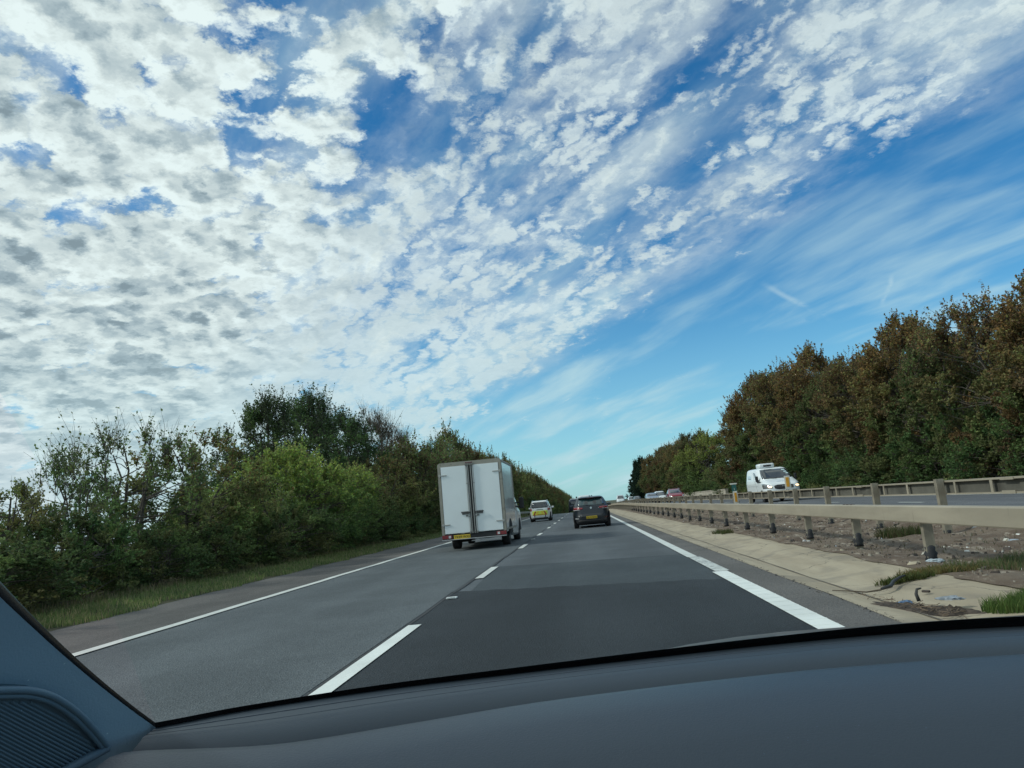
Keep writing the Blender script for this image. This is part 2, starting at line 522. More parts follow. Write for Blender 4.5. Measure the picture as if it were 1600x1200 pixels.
# crack sealed joint beside the lane line
M_tar = mat('tar joint', (0.025, 0.026, 0.028), 0.7, var=0.4, scale=20)
sheet('road_joint', [0, 0.035], [y * 1.0 for y in range(-4, 90, 1)], 0.016, M_tar, xf=lambda x, y: -1.97 + 0.012 * math.sin(y * 1.7) + x * (0.6 + 0.6 * abs(math.sin(y * 2.3))))

# painted lines
M_line = line_paint('road paint', (0.60, 0.63, 0.60), 0.60)
M_line_new = line_paint('fresh road paint', (0.72, 0.76, 0.73), 0.72)
M_line_old = line_paint('chipped road paint', (0.55, 0.58, 0.55), 0.50, 14.0)
def strip(name, x, w, y0, y1, m, lift=0.020, wob=0.0):
    ys = sorted({*ysub(y0, y1), *[y0 + k * 1.1 for k in range(int(min(60, y1 - y0) / 1.1))]})
    return sheet(name, [x - w / 2, x + w / 2], ys, lift, m, xf=lambda X, Y: X + wob * math.sin(Y * 1.9 + 1) * math.sin(Y * .7))


strip('edge_line_nearside', -5.46, 0.17, -12, 700, M_line, wob=0.02)
strip('edge_line_offside', 1.765, 0.17, 13.78, 700, M_line)
strip('edge_line_offside', 1.79, 0.19, 11.0, 13.74, M_line_old)
strip('edge_line_offside', 1.745, 0.20, -12, 10.98, M_line_new)
# the raised ribs across the fresh edge line
rb = MB()
for k in range(60):
    y = -6 + k * 0.28
    rb.box((1.745, y, 0.0215), (0.20, 0.030, 0.0030))
tag(rb.build('edge_line_ribs', M_line_new), kind='structure')
for c0, c1, m in [(-6, -3.6, M_line_new), (4.2, 8.12, M_line_new)] + [(c - 1.16, c + 1.16, M_line) for c in (14.24, 22.7, 31.2, 39.35, 47.6, 55.6, 63.6)] + [(c - 1.1, c + 1.1, M_line) for c in range(72, 330, 8)]:
    strip('lane_dash', -1.865 + (0.0 if c0 > 5 else 0.0), 0.14, c0, c1, m)
M_stud = mat('road stud', (0.75, 0.78, 0.76), 0.3)
for y in (10.36, 26.9, 43.5, 60.0):
    sb = MB().box((0, 0, 0.008), (0.14, 0.11, 0.016), bev=0.005).box((0, -0.052, 0.017), (0.10, 0.012, 0.008))
    o = sb.build('road_stud', M_stud, loc=(-1.86, y, gz(-1.86, y) + 0.018))
    tag(o, 'small white reflective road stud between lane dashes ' + {10.36: 'at the corner of the fresh dark patch', 26.9: 'just right of the box truck', 43.5: 'beside the police car', 60.0: 'level with the police car front'}[y], 'road stud', 'road studs along the lane line')

# opposite carriageway
sheet('opposite_road', [6.5, 7.0, 10.5, 14.2, 15.1], YS, 0.006, M_opp)
strip('opposite_edge_line', 7.05, 0.16, -12, 700, M_line)
strip('opposite_edge_line', 14.25, 0.16, -12, 700, M_line)
for c in [6.0 + 8.05 * k for k in range(30)]:
    strip('opposite_lane_dash', 10.5, 0.13, c + 4.1 - 0.9, c + 4.1 + 1.0, M_line_new)

# concrete drainage channel and its apron
def concrete_mat():
    mt = bpy.data.materials.new('buff concrete'); mt.use_nodes = True
    t = NT(mt.node_tree); b = mt.node_tree.nodes['Principled BSDF']
    oc = t.n('ShaderNodeTexCoord').outputs['Object']
    st = t.n('ShaderNodeMapping', None, Vector=oc, Scale=(1.0, 0.12, 1.0)).outputs[0]
    a = t.noise(st, 3.0, 6.0, 0.65); g = t.noise(oc, 60.0, 4.0, 0.7); k = t.noise(oc, 1.3, 5.0, 0.6, 0.6)
    c_ = t.mix(t.ss(a, 0.3, 0.7), (0.31, 0.262, 0.185), (0.42, 0.365, 0.265))
    c_ = t.mix(t.m('MULTIPLY', t.ss(k, 0.47, 0.68), 0.60), c_, (0.18, 0.16, 0.13))
    ce = t.n('ShaderNodeTexVoronoi', {'feature': 'DISTANCE_TO_EDGE'}, Vector=t.vm('ADD', oc, t.vm('SCALE', t.n('ShaderNodeTexNoise', None, Vector=oc, Scale=3.0, Detail=4.0).outputs['Color'], scale=0.5)), Scale=0.55).outputs['Distance']
    c_ = t.mix(t.m('MULTIPLY', t.m('SUBTRACT', 1.0, t.ss(ce, 0.0, 0.008)), 0.75), c_, (0.07, 0.06, 0.05))
    c_ = t.mix(t.m('MULTIPLY', g, 0.35), c_, (0.22, 0.20, 0.165))
    t.set(b, 'Base_Color', c_); b.inputs['Roughness'].default_value = 0.92
    t.set(b, 'Normal', t.n('ShaderNodeBump', None, Strength=0.5, Distance=0.012, Height=t.m('ADD', t.m('MULTIPLY', a, 2.0), g)))
    return mt


M_conc = concrete_mat()
sheet('drainage_channel', [2.29, 2.5, 2.75, 3.0, 3.3, 3.7, 4.0, 4.35], YS[:20] + YS[20:], 0.012, M_conc,
      xf=lambda x, y: x + (0.025 * math.sin(y * 2.9) * math.sin(y * 1.3) if x < 2.3 else 0))
sheet('channel_joint', [0, 0.03], [y * 0.7 for y in range(-4, 90)], 0.020, mat('dirt in joint', (0.12, 0.105, 0.085), 0.9, var=0.4, scale=9),
      xf=lambda x, y: 2.62 + 0.012 * math.sin(y * 1.1) + x * (0.3 + 0.9 * abs(math.sin(y * 1.3))))

# central reserve: rough soil, stones and litter
def soil_mat():
    mt = bpy.data.materials.new('littered soil'); mt.use_nodes = True
    t = NT(mt.node_tree); b = mt.node_tree.nodes['Principled BSDF']
    oc = t.n('ShaderNodeTexCoord').outputs['Object']
    a = t.noise(oc, 1.6, 6.0, 0.65, 0.4); g = t.noise(oc, 38.0, 5.0, 0.75); k = t.noise(t.n('ShaderNodeMapping', None, Vector=oc, Scale=(1, .35, 1)).outputs[0], 5.0, 7.0, 0.7, 0.8)
    c_ = t.mix(t.ss(a, 0.35, 0.65), (0.112, 0.076, 0.052), (0.190, 0.148, 0.108))
    c_ = t.mix(t.m('MULTIPLY', t.ss(g, 0.5, 0.7), 0.5), c_, (0.24, 0.22, 0.19))
    c_ = t.mix(t.m('MULTIPLY', t.ss(k, 0.55, 0.66), 0.75), c_, (0.42, 0.37, 0.30))
    t.set(b, 'Base_Color', c_); b.inputs['Roughness'].default_value = 0.95
    t.set(b, 'Normal', t.n('ShaderNodeBump', None, Strength=0.9, Distance=0.03, Height=t.m('ADD', g, a)))
    return mt


M_soil = soil_mat()
from mathutils import noise as mnoise
xs = [3.5 + 0.10 * k for k in range(30)] + [6.46]
ys = [-2 + 0.14 * k for k in range(340)] + [46 + 2 * k for k in range(15)] + [y for y in YS if y > 76]
vs, fs = [], []
for y in ys:
    x0 = 3.60 + 0.10 * mnoise.noise(Vector((0, y * 0.9, 3))) + 0.05 * mnoise.noise(Vector((0, y * 4, 3)))
    if y < 8.7: x0 += 0.06 * mnoise.noise(Vector((1, y * 3, 3)))
    for i, x in enumerate(xs):
        X = x0 + (x - 3.5) * (6.46 - x0) / (6.46 - 3.5)
        e = min(1.0, (i + 0.4) / 3.0) * min(1.0, (len(xs) - i) / 4)
        z = gz(X, y) + 0.018 + e * (0.022 + 0.05 * mnoise.noise(Vector((X * 1.7, y * 1.7, 0))) + 0.022 * mnoise.noise(Vector((X * 7, y * 7, 0))))
        vs.append((X, y, z))
n = len(xs)
fs = [(j * n + i, j * n + i + 1, (j + 1) * n + i + 1, (j + 1) * n + i) for j in range(len(ys) - 1) for i in range(n - 1)]
me = bpy.data.meshes.new('central_reserve_soil'); me.from_pydata(vs, [], fs)
tag(link('central_reserve_ground', me, M_soil, None, True), kind='structure')


def scatter_shards(name, n, area, size, cols, seed, label, cat, flat=0.35):
    """uncountable bits: irregular little four sided lumps in one mesh"""
    r = np.random.default_rng(seed)
    V, F, C_ = [], [], []
    for k in range(n):
        x, y = area(r)
        s = size * (0.35 + r.random() ** 3 * 1.6)
        a = r.random() * 6.28
        ex, ey = s * (0.6 + r.random()), s * (0.25 + 0.5 * r.random())
        z = gz(x, y) + 0.042
        h = s * flat
        ca, sa = math.cos(a), math.sin(a)
        base = [(-ex, -ey * .7, -0.03), (ex * .8, -ey, -0.03), (ex, ey * .8, -0.03), (-ex * .7, ey, -0.03), (-ex * .5, -ey * .4, h), (ex * .5, -ey * .5, h * .8), (ex * .6, ey * .3, h * 1.1), (-ex * .4, ey * .5, h * .7)]
        o = len(V)
        V += [(x + px * ca - py * sa, y + px * sa + py * ca, z + pz) for px, py, pz in base]
        F += [(o + 4, o + 5, o + 6, o + 7)] + [(o + i, o + (i + 1) % 4, o + 4 + (i + 1) % 4, o + 4 + i) for i in range(4)]
        c = cols[int(r.random() * len(cols))]
        v = 0.7 + 0.6 * r.random()
        C_ += [[q * v for q in c]] * 8
    me = np_mesh(name, np.array(V), np.array(F), 4, np.array(C_))
    return tag(link(name, me, vcol_mat()), label, cat, None, 'stuff')


def vcol_mat(name='small litter', rough=0.8, trans=0.0, vary=0.0):
    if name in MATS: return MATS[name]
    mt = bpy.data.materials.new(name); mt.use_nodes = True
    t = NT(mt.node_tree); b = mt.node_tree.nodes['Principled BSDF']
    at = t.n('ShaderNodeAttribute', {'attribute_name': 'col'}).outputs['Color']
    if vary:
        inf = t.n('ShaderNodeObjectInfo').outputs['Random']
        at = t.n('ShaderNodeHueSaturation', None, Hue=t.m('ADD', 0.5 - vary * .12, t.m('MULTIPLY', inf, vary * .24)), Saturation=1.0,
                 Value=t.m('ADD', 1 - vary, t.m('MULTIPLY', inf, 2 * vary)), Color=at).outputs[0]
    b.inputs['Roughness'].default_value = rough
    b.inputs['Specular IOR Level'].default_value = 0.25
    t.set(b, 'Base_Color', at)
    if trans:
        tr = t.n('ShaderNodeBsdfTranslucent', None, Color=at)
        mx = t.n('ShaderNodeMixShader', None, i0=trans, i1=b.outputs[0], i2=tr.outputs[0])
        mt.node_tree.links.new(mx.outputs[0], mt.node_tree.nodes['Material Output'].inputs[0])
    MATS[name] = mt
    return mt


def res_area(r):
    y = 4 + 62 * r.random() ** 1.7
    return 3.7 + 2.6 * r.random(), y


scatter_shards('litter', 5200, res_area, 0.030, [(0.10, 0.08, 0.06), (0.14, 0.12, 0.10), (0.20, 0.18, 0.15), (0.06, 0.05, 0.045)], 3,
               'brown stones and twigs strewn over the soil between the two barriers', 'stones')
scatter_shards('rubbish', 460, res_area, 0.036, [(0.6, 0.62, 0.6), (0.42, 0.42, 0.38), (0.5, 0.5, 0.5), (0.25, 0.3, 0.36), (0.45, 0.4, 0.3)], 5,
               'pale scraps of paper and plastic strewn between the barriers', 'rubbish', 0.12)
scatter_shards('grit', 900, lambda r: (2.24 + 0.07 * r.random() + 0.05 * r.random() ** 3, 3 + 40 * r.random() ** 1.5), 0.010,
               [(0.10, 0.09, 0.08), (0.16, 0.15, 0.13), (0.05, 0.05, 0.05)], 6, 'dark crumbs of grit along the seam between asphalt and concrete', 'grit').location.z = -0.03

# ---------------------------------------------------------------- safety barriers
def galv(name, col, var=0.12):
    mt = bpy.data.materials.new(name); mt.use_nodes = True
    t = NT(mt.node_tree); b = mt.node_tree.nodes['Principled BSDF']
    oc = t.n('ShaderNodeTexCoord').outputs['Object']
    st = t.n('ShaderNodeMapping', None, Vector=oc, Scale=(6.0, 0.5, 3.0)).outputs[0]
    a = t.noise(st, 1.2, 6.0, 0.6); d = t.noise(t.n('ShaderNodeMapping', None, Vector=oc, Scale=(3.0, 3.0, 0.6)).outputs[0], 2.6, 6.0, 0.7, 0.5)
    c_ = t.mix(t.ss(a, 0.3, 0.7), tuple(x * (1 - var) for x in col), tuple(x * (1 + var) for x in col))
    c_ = t.mix(t.m('MULTIPLY', t.ss(d, 0.55, 0.75), 0.45), c_, tuple(x * 0.55 for x in col))
    t.set(b, 'Base_Color', c_); b.inputs['Roughness'].default_value = 0.62; b.inputs['Metallic'].default_value = 0.25
    return mt


M_galv = galv('weathered galvanised steel', (0.335, 0.30, 0.235))
M_galv2 = galv('grimy steel', (0.30, 0.275, 0.22))
M_post = galv('stained steel post', (0.25, 0.225, 0.175), 0.25)
M_bolt = mat('rusty bolt', (0.07, 0.05, 0.04), 0.8)
M_sock = mat('black post sleeve', (0.018, 0.020, 0.024), 0.65, bump=0.6, bscale=18, var=0.3)


def beam_mesh(X0, prof_pts, ys, thick_close=True, zoff=0.0):
    """extrude the closed profile [(x, z)] along the road, following the ground"""
    n = len(prof_pts)
    vs = [(X0 + a, y, gz(X0, y) - prof(X0) + zoff + b) for y in ys for a, b in prof_pts]
    fs = [(j * n + i, j * n + (i + 1) % n, (j + 1) * n + (i + 1) % n, (j + 1) * n + i) for j in range(len(ys) - 1) for i in range(n)]
    fs += [tuple(range(n)), tuple((len(ys) - 1) * n + i for i in range(n))[::-1]]
    return vs, fs


BY = [-6, 0, 6, 12, 20, 35, 55] + list(range(75, 131, 5)) + [150, 200, 280, 380, 500]


def post_mesh(h, w=0.11, d=0.075, t=0.012):
    """a Z-section steel post, flanges facing the traffic"""
    return MB().box((0, -d / 2 + t / 2, h / 2), (w, t, h)).box((0, d / 2 - t / 2, h / 2), (w, t, h)).box((-w / 2 + t / 2, 0, h / 2), (t, d - 2 * t - 0.001, h)) \
        .box((w * 0.2, 0, h - 0.03), (w * 0.5, d - 2 * t - 0.001, 0.05))


def sock_mesh(r0, r1, h, seed):
    rr = random.Random(seed)
    pr = [(r1 * 1.25, -0.02), (r1, 0.02), (r1 * (1.1 + .2 * rr.random()), h * 0.35), (r0 * 1.1, h * 0.6), (r0 * (1.05 + .2 * rr.random()), h * 0.85), (r0 * 0.85, h)]
    return MB().lathe(pr, (0, 0, 0), n=11)


near = empty('safety_barrier', (0, 0, 0), label='nearer of the two steel box beam barriers, between the concrete channel and the littered soil', cat='safety barrier', group='steel barriers of the central reserve')
bev = [(-0.06, 0.525), (-0.052, 0.512), (0.055, 0.512), (0.06, 0.525), (0.06, 0.70), (0.045, 0.715), (-0.045, 0.715), (-0.06, 0.70)]
vs, fs = beam_mesh(3.98, bev, BY)
MB().add(vs, fs).build('beam', M_galv, near)
pm, sm_ = post_mesh(0.70), [sock_mesh(0.050, 0.060, 0.20, s) for s in range(3)]
pmesh = pm.mesh('post'); pmesh.materials.append(M_post)
smesh = []
for s in sm_:
    q = s.mesh('sleeve'); q.materials.append(M_sock); q.polygons.foreach_set('use_smooth', [True] * len(q.polygons)); smesh.append(q)
py_ = [4.7, 7.2, 9.82, 12.28, 14.8, 17.6, 20.3, 23.2] + [25.8 + 2.6 * k for k in range(60)]
for i, y in enumerate(py_):
    po = bpy.data.objects.new('post', pmesh); COL.objects.link(po); po.parent = near
    X = 4.06
    po.location = (X, y, gz(X, y) - 0.02); po.rotation_euler = (rnd.gauss(0, .012), rnd.gauss(0, .012), 0)
    if y < 70:
        so_ = bpy.data.objects.new('sleeve', smesh[i % 3]); COL.objects.link(so_); so_.parent = po; so_.location = (0, 0, 0.07 + 0.05 * rnd.random()); so_.rotation_euler = (0, 0, rnd.random() * 6)
        so_.scale = (1, 1, 0.7 + 0.5 * rnd.random())
# spliced joints: bolts on top of the beam
for y in (6.0, 12.2, 18.4, 24.6, 30.8):
    for k in range(3):
        MB().box((3.96, y + (k - 1) * 0.16, 0.718), (0.016, 0.07, 0.008)).add(*beam_mesh(4.0, [(-0.008, 0.716), (0.008, 0.716), (0.008, 0.7205), (-0.008, 0.7205)], [y + (k - 1) * .16 - .03, y + (k - 1) * .16 + .03])).build('splice_slot', M_bolt, near)

far_b = empty('safety_barrier', (0, 0, 0), label='farther steel barrier with open box rail seen from behind, beside the oncoming carriageway', cat='safety barrier', group='steel barriers of the central reserve')
ZT = 0.88
up = [(0, ZT + 0.03), (0.0, ZT + 0.06), (0.075, ZT + 0.06), (0.075, ZT + 0.03)]
X2 = 5.80
MB().add(*beam_mesh(X2, [(0.0, ZT + .028), (0.0, ZT + 0.055), (0.09, ZT + 0.055), (0.09, ZT - 0.17), (0.0, ZT - 0.17), (0.0, ZT - 0.148), (0.078, ZT - 0.148), (0.078, ZT + 0.028)], BY)).build('rail', M_galv, far_b)
MB().add(*beam_mesh(X2, [(0.070, ZT - 0.146), (0.0765, ZT - 0.146), (0.0765, ZT + 0.026), (0.070, ZT + 0.026)], BY)).build('rail_web', mat('painted shade steel web', (0.085, 0.082, 0.068), 0.7, var=0.35, scale=1.5), far_b)  # inner web coloured dark to stand for the shade between the flanges
pm2 = post_mesh(0.955, 0.11, 0.10).mesh('post'); pm2.materials.append(M_post)
py2 = [4.6, 7.4, 10.2, 13.1, 15.95, 18.98, 21.75] + [24.6 + 2.85 * k for k in range(56)]
for i, y in enumerate(py2):
    po = bpy.data.objects.new('post', pm2); COL.objects.link(po); po.parent = far_b
    po.location = (5.735, y, gz(5.735, y) - 0.04); po.rotation_euler = (rnd.gauss(0, .01), rnd.gauss(0, .01), 0)
    if y < 60:
        so_ = bpy.data.objects.new('sleeve', smesh[(i + 1) % 3]); COL.objects.link(so_); so_.parent = po; so_.location = (0, 0, 0.03); so_.rotation_euler = (0, 0, rnd.random() * 6)
        so_.scale = (1.05, 1.05, 0.55 + 0.4 * rnd.random())
br = MB()
for i, y in enumerate(py2[:45]):
    for dy in (0.32, 1.45, 2.55):
        Y = y + dy
        z0 = gz(X2, Y) - prof(X2)
        br.box((X2 + 0.008, Y, z0 + ZT - 0.06), (0.012, 0.05 if dy != 1.45 else 0.07, 0.174))
br.build('stiffener_plates', M_galv, far_b)
sp_ = MB()
for y in py2[:20:2]:
    z0 = gz(X2, y + 1) - prof(X2)
    sp_.box((X2 - 0.008, y + 1.0, z0 + ZT + 0.035), (0.012, 0.34, 0.035)).box((X2 - 0.008, y + 1.0, z0 + ZT - 0.15), (0.012, 0.34, 0.045))
sp_.build('splice_plates', M_galv, far_b)

# amber reflector markers and the small green sign on the farther barrier
M_wpl = mat('white marker plastic', (0.62, 0.62, 0.56), 0.5, var=0.1)
M_amb = mat('amber reflector', (0.62, 0.30, 0.02), 0.35, var=0.15, scale=14)
for Y, z0, z1, dx, lb in ((21.9, 0.97, 1.33, 0.0, 'amber reflector on white panel standing on a barrier post before the oncoming white van'), (29.3, 0.55, 1.02, -0.03, 'amber reflector on white panel fixed low below the small green location sign')):
    mk = empty('reflector_marker', (5.62 + dx, Y, gz(5.7, Y) - prof(5.7)), 0.0, label=lb, cat='marker', group='amber reflector markers')
    MB().box((0, 0, (z0 + z1) / 2), (0.155, 0.02, z1 - z0), bev=0.006).build('panel', M_wpl, mk)
    MB().box((0.0, -0.014, (z0 + z1) / 2 + 0.01), (0.085, 0.008, (z1 - z0) * 0.72), bev=0.003).build('reflector', M_amb, mk)
    MB().box((0.06, 0.02, z0 + 0.06), (0.12, 0.02, 0.06)).build('bracket', M_post, mk)
ls = empty('location_sign', (5.62, 29.55, gz(5.7, 29.5) - prof(5.7)), 0.0, label='small dark green location sign with white cap above the lower amber reflector', cat='sign')
MB().box((0, 0, 1.12), (0.17, 0.015, 0.30), bev=0.004).build('panel', mat('green sign face', (0.01, 0.10, 0.09), 0.4), ls)
MB().box((-0.01, 0, 1.29), (0.25, 0.03, 0.05), bev=0.006).build('cap', M_wpl, ls)
MB().box((0.03, 0.02, 0.85), (0.03, 0.02, 0.34)).build('stem', M_post, ls)
tm = text_mesh('1', 0.13); o = link('numeral', tm, M_wpl, ls); o.rotation_euler = (math.pi / 2, 0, 0); o.location = (0, -0.011, 1.09)

# far parapet on the other side
pr = empty('bridge_parapet', (0, 0, 0), label='long pale concrete parapet behind the oncoming red car', cat='parapet')
M_par = mat('parapet concrete', (0.36, 0.33, 0.27), 0.9, var=0.15, scale=0.6)
MB().add(*beam_mesh(15.55, [(-0.15, -0.1), (-0.15, 1.02), (0.15, 1.02), (0.15, -0.1)], [86, 95, 104, 113, 124], zoff=0.08)).build('wall', M_par, pr)
MB().add(*beam_mesh(15.55, [(-0.19, 1.021), (-0.19, 1.12), (0.19, 1.12), (0.19, 1.021)], [86, 95, 104, 113, 124], zoff=0.08)).build('coping', M_par, pr)
vb = empty('safety_barrier', (0, 0, 0), label='low steel barrier along the outer verge left of the road ahead of the box truck', cat='safety barrier', group='verge barriers')
MB().add(*beam_mesh(-7.95, [(-0.03, 0.42), (-0.03, 0.64), (0.0, 0.66), (0.03, 0.60), (0.0, 0.53), (0.03, 0.46), (0.0, 0.41)], list(range(56, 181, 6)), zoff=0.05)).build('rail', M_galv2, vb)
for y in range(57, 180, 4):
    po = bpy.data.objects.new('post', pmesh); COL.objects.link(po); po.parent = vb; po.location = (-8.03, y, gz(-8.0, y) - 0.1)

# debris caught in the channel
M_peat = mat('sodden leaf debris', (0.050, 0.038, 0.030), 0.95, var=0.6, scale=14, bump=0.8, bscale=30)
def heap(name, cx, cy, lx, ly, h, m, seed, rot=0.0, label=None, cat=None, kind=None):
    NX, NY = 26, 14
    vs, fs = [], []
    ca, sa = math.cos(rot), math.sin(rot)
    for j in range(NY + 1):
        for i in range(NX + 1):
            u, v = i / NX * 2 - 1, j / NY * 2 - 1
            rr = math.hypot(u, v)
            edge_ = 1 + 0.35 * mnoise.noise(Vector((u * 2, v * 2, seed)))
            x, y = u * lx * edge_, v * ly * edge_
            X, Y = cx + x * ca - y * sa, cy + x * sa + y * ca
            hh = h * max(-0.2, 1 - rr ** 1.5) * (0.7 + 0.8 * mnoise.noise(Vector((u * 4, v * 3, seed + 5)))) + 0.015 * mnoise.noise(Vector((u * 14, v * 10, seed)))
            vs.append((X, Y, gz(X, Y) + 0.008 + hh * (1 if rr < 1.05 else 0) - (0.03 if rr > 1.0 else 0)))
    fs = [(j * (NX + 1) + i, j * (NX + 1) + i + 1, (j + 1) * (NX + 1) + i + 1, (j + 1) * (NX + 1) + i) for j in range(NY) for i in range(NX)]
    me = bpy.data.meshes.new(name); me.from_pydata(vs, [], fs)
    return tag(link(name, me, m, None, True), label, cat, None, kind)


heap('debris', 2.74, 7.0, 0.56, 0.17, 0.06, M_peat, 2, math.radians(-66), 'long heap of sodden brown leaves and twigs lying in the concrete channel', 'debris', 'stuff')
heap('debris', 2.84, 6.74, 0.24, 0.13, 0.065, M_peat, 8, math.radians(-50), 'rounded lump of dark litter at the near end of the channel debris', 'debris', 'stuff')
bits = MB()
for k in range(170):
    a = rnd.random() * 6.28; t_ = rnd.gauss(0, .34); s_ = rnd.gauss(0, .05)
    X, Y = 2.72 - t_ * math.sin(math.radians(-66) + 1.57) * .4 + s_, 7.02 + t_ * .9
    L = 0.02 + 0.06 * rnd.random()
    z = gz(X, Y) + 0.03 + 0.03 * rnd.random()
    bits.tube([(X, Y, z), (X + L * math.cos(a), Y + L * math.sin(a), z + rnd.gauss(0, .012))], 0.003, 4)
tag(bits.build('twigs', mat('dry twig', (0.16, 0.12, 0.085), 0.9)), 'thin dry twigs scattered in the channel debris', 'twigs', None, 'stuff')
def crumple(name, c, s, m, seed, label, cat, rz=0.0):
    bm = bmesh.new(); bmesh.ops.create_icosphere(bm, subdivisions=3, radius=1.0)
    for v in bm.verts:
        nn = mnoise.noise(v.co * 2.3 + Vector((seed, 0, 0))) * 0.45 + mnoise.noise(v.co * 6 + Vector((0, seed, 0))) * 0.2
        v.co = v.co * (1 + nn); v.co = Vector((v.co.x * s[0], v.co.y * s[1], max(-0.3, v.co.z) * s[2]))
    me = bpy.data.meshes.new(name); bm.to_mesh(me); bm.free()
    o = link(name, me, m); o.location = (c[0], c[1], gz(c[0], c[1]) + c[2]); o.rotation_euler = (0, 0, rz)
    return tag(o, label, cat)


M_bag = mat('grey plastic film', (0.22, 0.25, 0.28), 0.35, var=0.3, scale=20)
M_bagb = mat('blue plastic film', (0.08, 0.14, 0.24), 0.35, var=0.3, scale=20)
crumple('plastic_bag', (2.90, 6.80, 0.105), (0.10, 0.045, 0.022), M_bag, 1, 'crumpled pale grey plastic sheet on top of the channel debris', 'plastic bag', -0.5)
crumple('plastic_bag', (2.70, 7.22, 0.045), (0.06, 0.04, 0.024), M_bagb, 4, 'small crumpled blue plastic scrap in the channel debris', 'plastic bag')
crumple('plastic_bag', (4.0, 9.62, 0.05), (0.10, 0.06, 0.03), mat('pale blue scrap', (0.4, 0.46, 0.5), 0.5), 7, 'flattened pale plastic scrap at the foot of the third near barrier post', 'plastic bag')
hose = MB().tube([(2.80, 8.02, 0.02), (2.92, 8.10, 0.03), (3.02, 8.28, 0.05), (3.12, 8.36, 0.075), (3.19, 8.42, 0.08)], [0.014, 0.018, 0.017, 0.013, 0.009], 8)
tag(hose.build('rubber_strip', mat('black rubber', (0.02, 0.022, 0.024), 0.5), smooth=True), 'bent black rubber strip lying across the concrete channel beside the weeds', 'rubber strip')
wire = MB().tube([(2.43, 8.35, 0.0), (2.55, 8.24, -0.005), (2.68, 8.10, -0.01), (2.80, 8.03, 0.01)], [0.004, 0.006, 0.007, 0.009], 5)
tag(wire.build('twig', mat('dark twig', (0.07, 0.055, 0.04), 0.9)), 'long thin dark twig lying in the channel from the rubber strip', 'twig')
hook = MB().tube([(2.74, 7.02, 0.03), (2.73, 7.03, 0.09), (2.75, 7.05, 0.125), (2.79, 7.06, 0.13)], [0.016, 0.014, 0.011, 0.006], 7)
tag(hook.build('tyre_shred', mat('tyre rubber', (0.03, 0.03, 0.03), 0.7), smooth=True), 'hooked black tyre shred sticking up from the channel debris', 'tyre shred')
tag(MB().box((3.05, 7.62, 0.02), (0.03, 0.07, 0.02), rot=Matrix.Rotation(.6, 3, 'Z'), bev=0.004).build('wood_chip', mat('dark chip', (0.05, 0.04, 0.035), .9)), 'small dark chip of bark alone on the pale concrete hump', 'bark chip')


# ---------------------------------------------------------------- vehicles
def carpaint(name, col, rough=0.3, metal=0.0, dirt=0.0):
    if name in MATS: return MATS[name]
    mt = bpy.data.materials.new(name); mt.use_nodes = True
    t = NT(mt.node_tree); b = mt.node_tree.nodes['Principled BSDF']
    oc = t.n('ShaderNodeTexCoord').outputs['Object']
    nz = t.noise(oc, 2.2, 5.0, 0.6)
    c_ = t.mix(t.ss(nz, 0.3, 0.7), tuple(x * 0.93 for x in col), col)
    sz = t.n('ShaderNodeSeparateXYZ', None, Vector=oc).outputs[2]
    d = t.m('MULTIPLY', t.ss(t.m('ADD', sz, t.m('MULTIPLY', t.m('SUBTRACT', nz, 0.5), 0.8)), 0.75, 0.2), dirt)
    c_ = t.mix(d, c_, (0.11, 0.10, 0.09))
    t.set(b, 'Base_Color', c_)
    b.inputs['Roughness'].default_value = rough; b.inputs['Metallic'].default_value = metal
    b.inputs['Coat Weight'].default_value = 0.5 if max(col) > 0.1 else 0.22; b.inputs['Coat Roughness'].default_value = 0.06
    MATS[name] = mt
    return mt


M_glass = mat('dark tinted glass', (0.012, 0.018, 0.022), 0.06, spec=0.9, coat=0.6)
M_glass2 = mat('rear glass', (0.02, 0.045, 0.05), 0.08, spec=0.9, coat=0.5)
M_tyre = mat('tyre', (0.018, 0.018, 0.02), 0.85, var=0.3, scale=8)
M_rim = mat('alloy rim', (0.33, 0.34, 0.35), 0.35, metal=0.8)
M_plast = mat('black trim plastic', (0.02, 0.021, 0.023), 0.6, var=0.2, scale=9)
M_under = mat('underbody', (0.012, 0.012, 0.013), 0.9)
M_red = mat('red lamp lens', (0.22, 0.012, 0.018), 0.15, spec=0.7, coat=0.5)
M_redd = mat('dark red lamp lens', (0.085, 0.010, 0.018), 0.2, spec=0.7, coat=0.4)
M_clear = mat('clear lamp lens', (0.55, 0.57, 0.58), 0.12, spec=0.8)
M_yplate = mat('yellow number plate', (0.62, 0.44, 0.035), 0.4, var=0.05, scale=14)
M_wplate = mat('white number plate', (0.72, 0.72, 0.70), 0.4)
M_ink = mat('black lettering', (0.015, 0.015, 0.015), 0.5)
M_chrome = mat('bright metal', (0.62, 0.64, 0.66), 0.18, metal=1.0)
M_int = mat('cabin interior', (0.06, 0.065, 0.07), 0.8)


def headlamp_mat(name, col, strength):
    mt = bpy.data.materials.new(name); mt.use_nodes = True
    b = mt.node_tree.nodes['Principled BSDF']
    b.inputs['Base Color'].default_value = (0.7, 0.65, 0.55, 1); b.inputs['Roughness'].default_value = 0.2
    b.inputs['Emission Color'].default_value = (*col, 1); b.inputs['Emission Strength'].default_value = strength
    return mt


M_lit = headlamp_mat('lit headlamp', (1.0, 0.66, 0.34), 2.2)


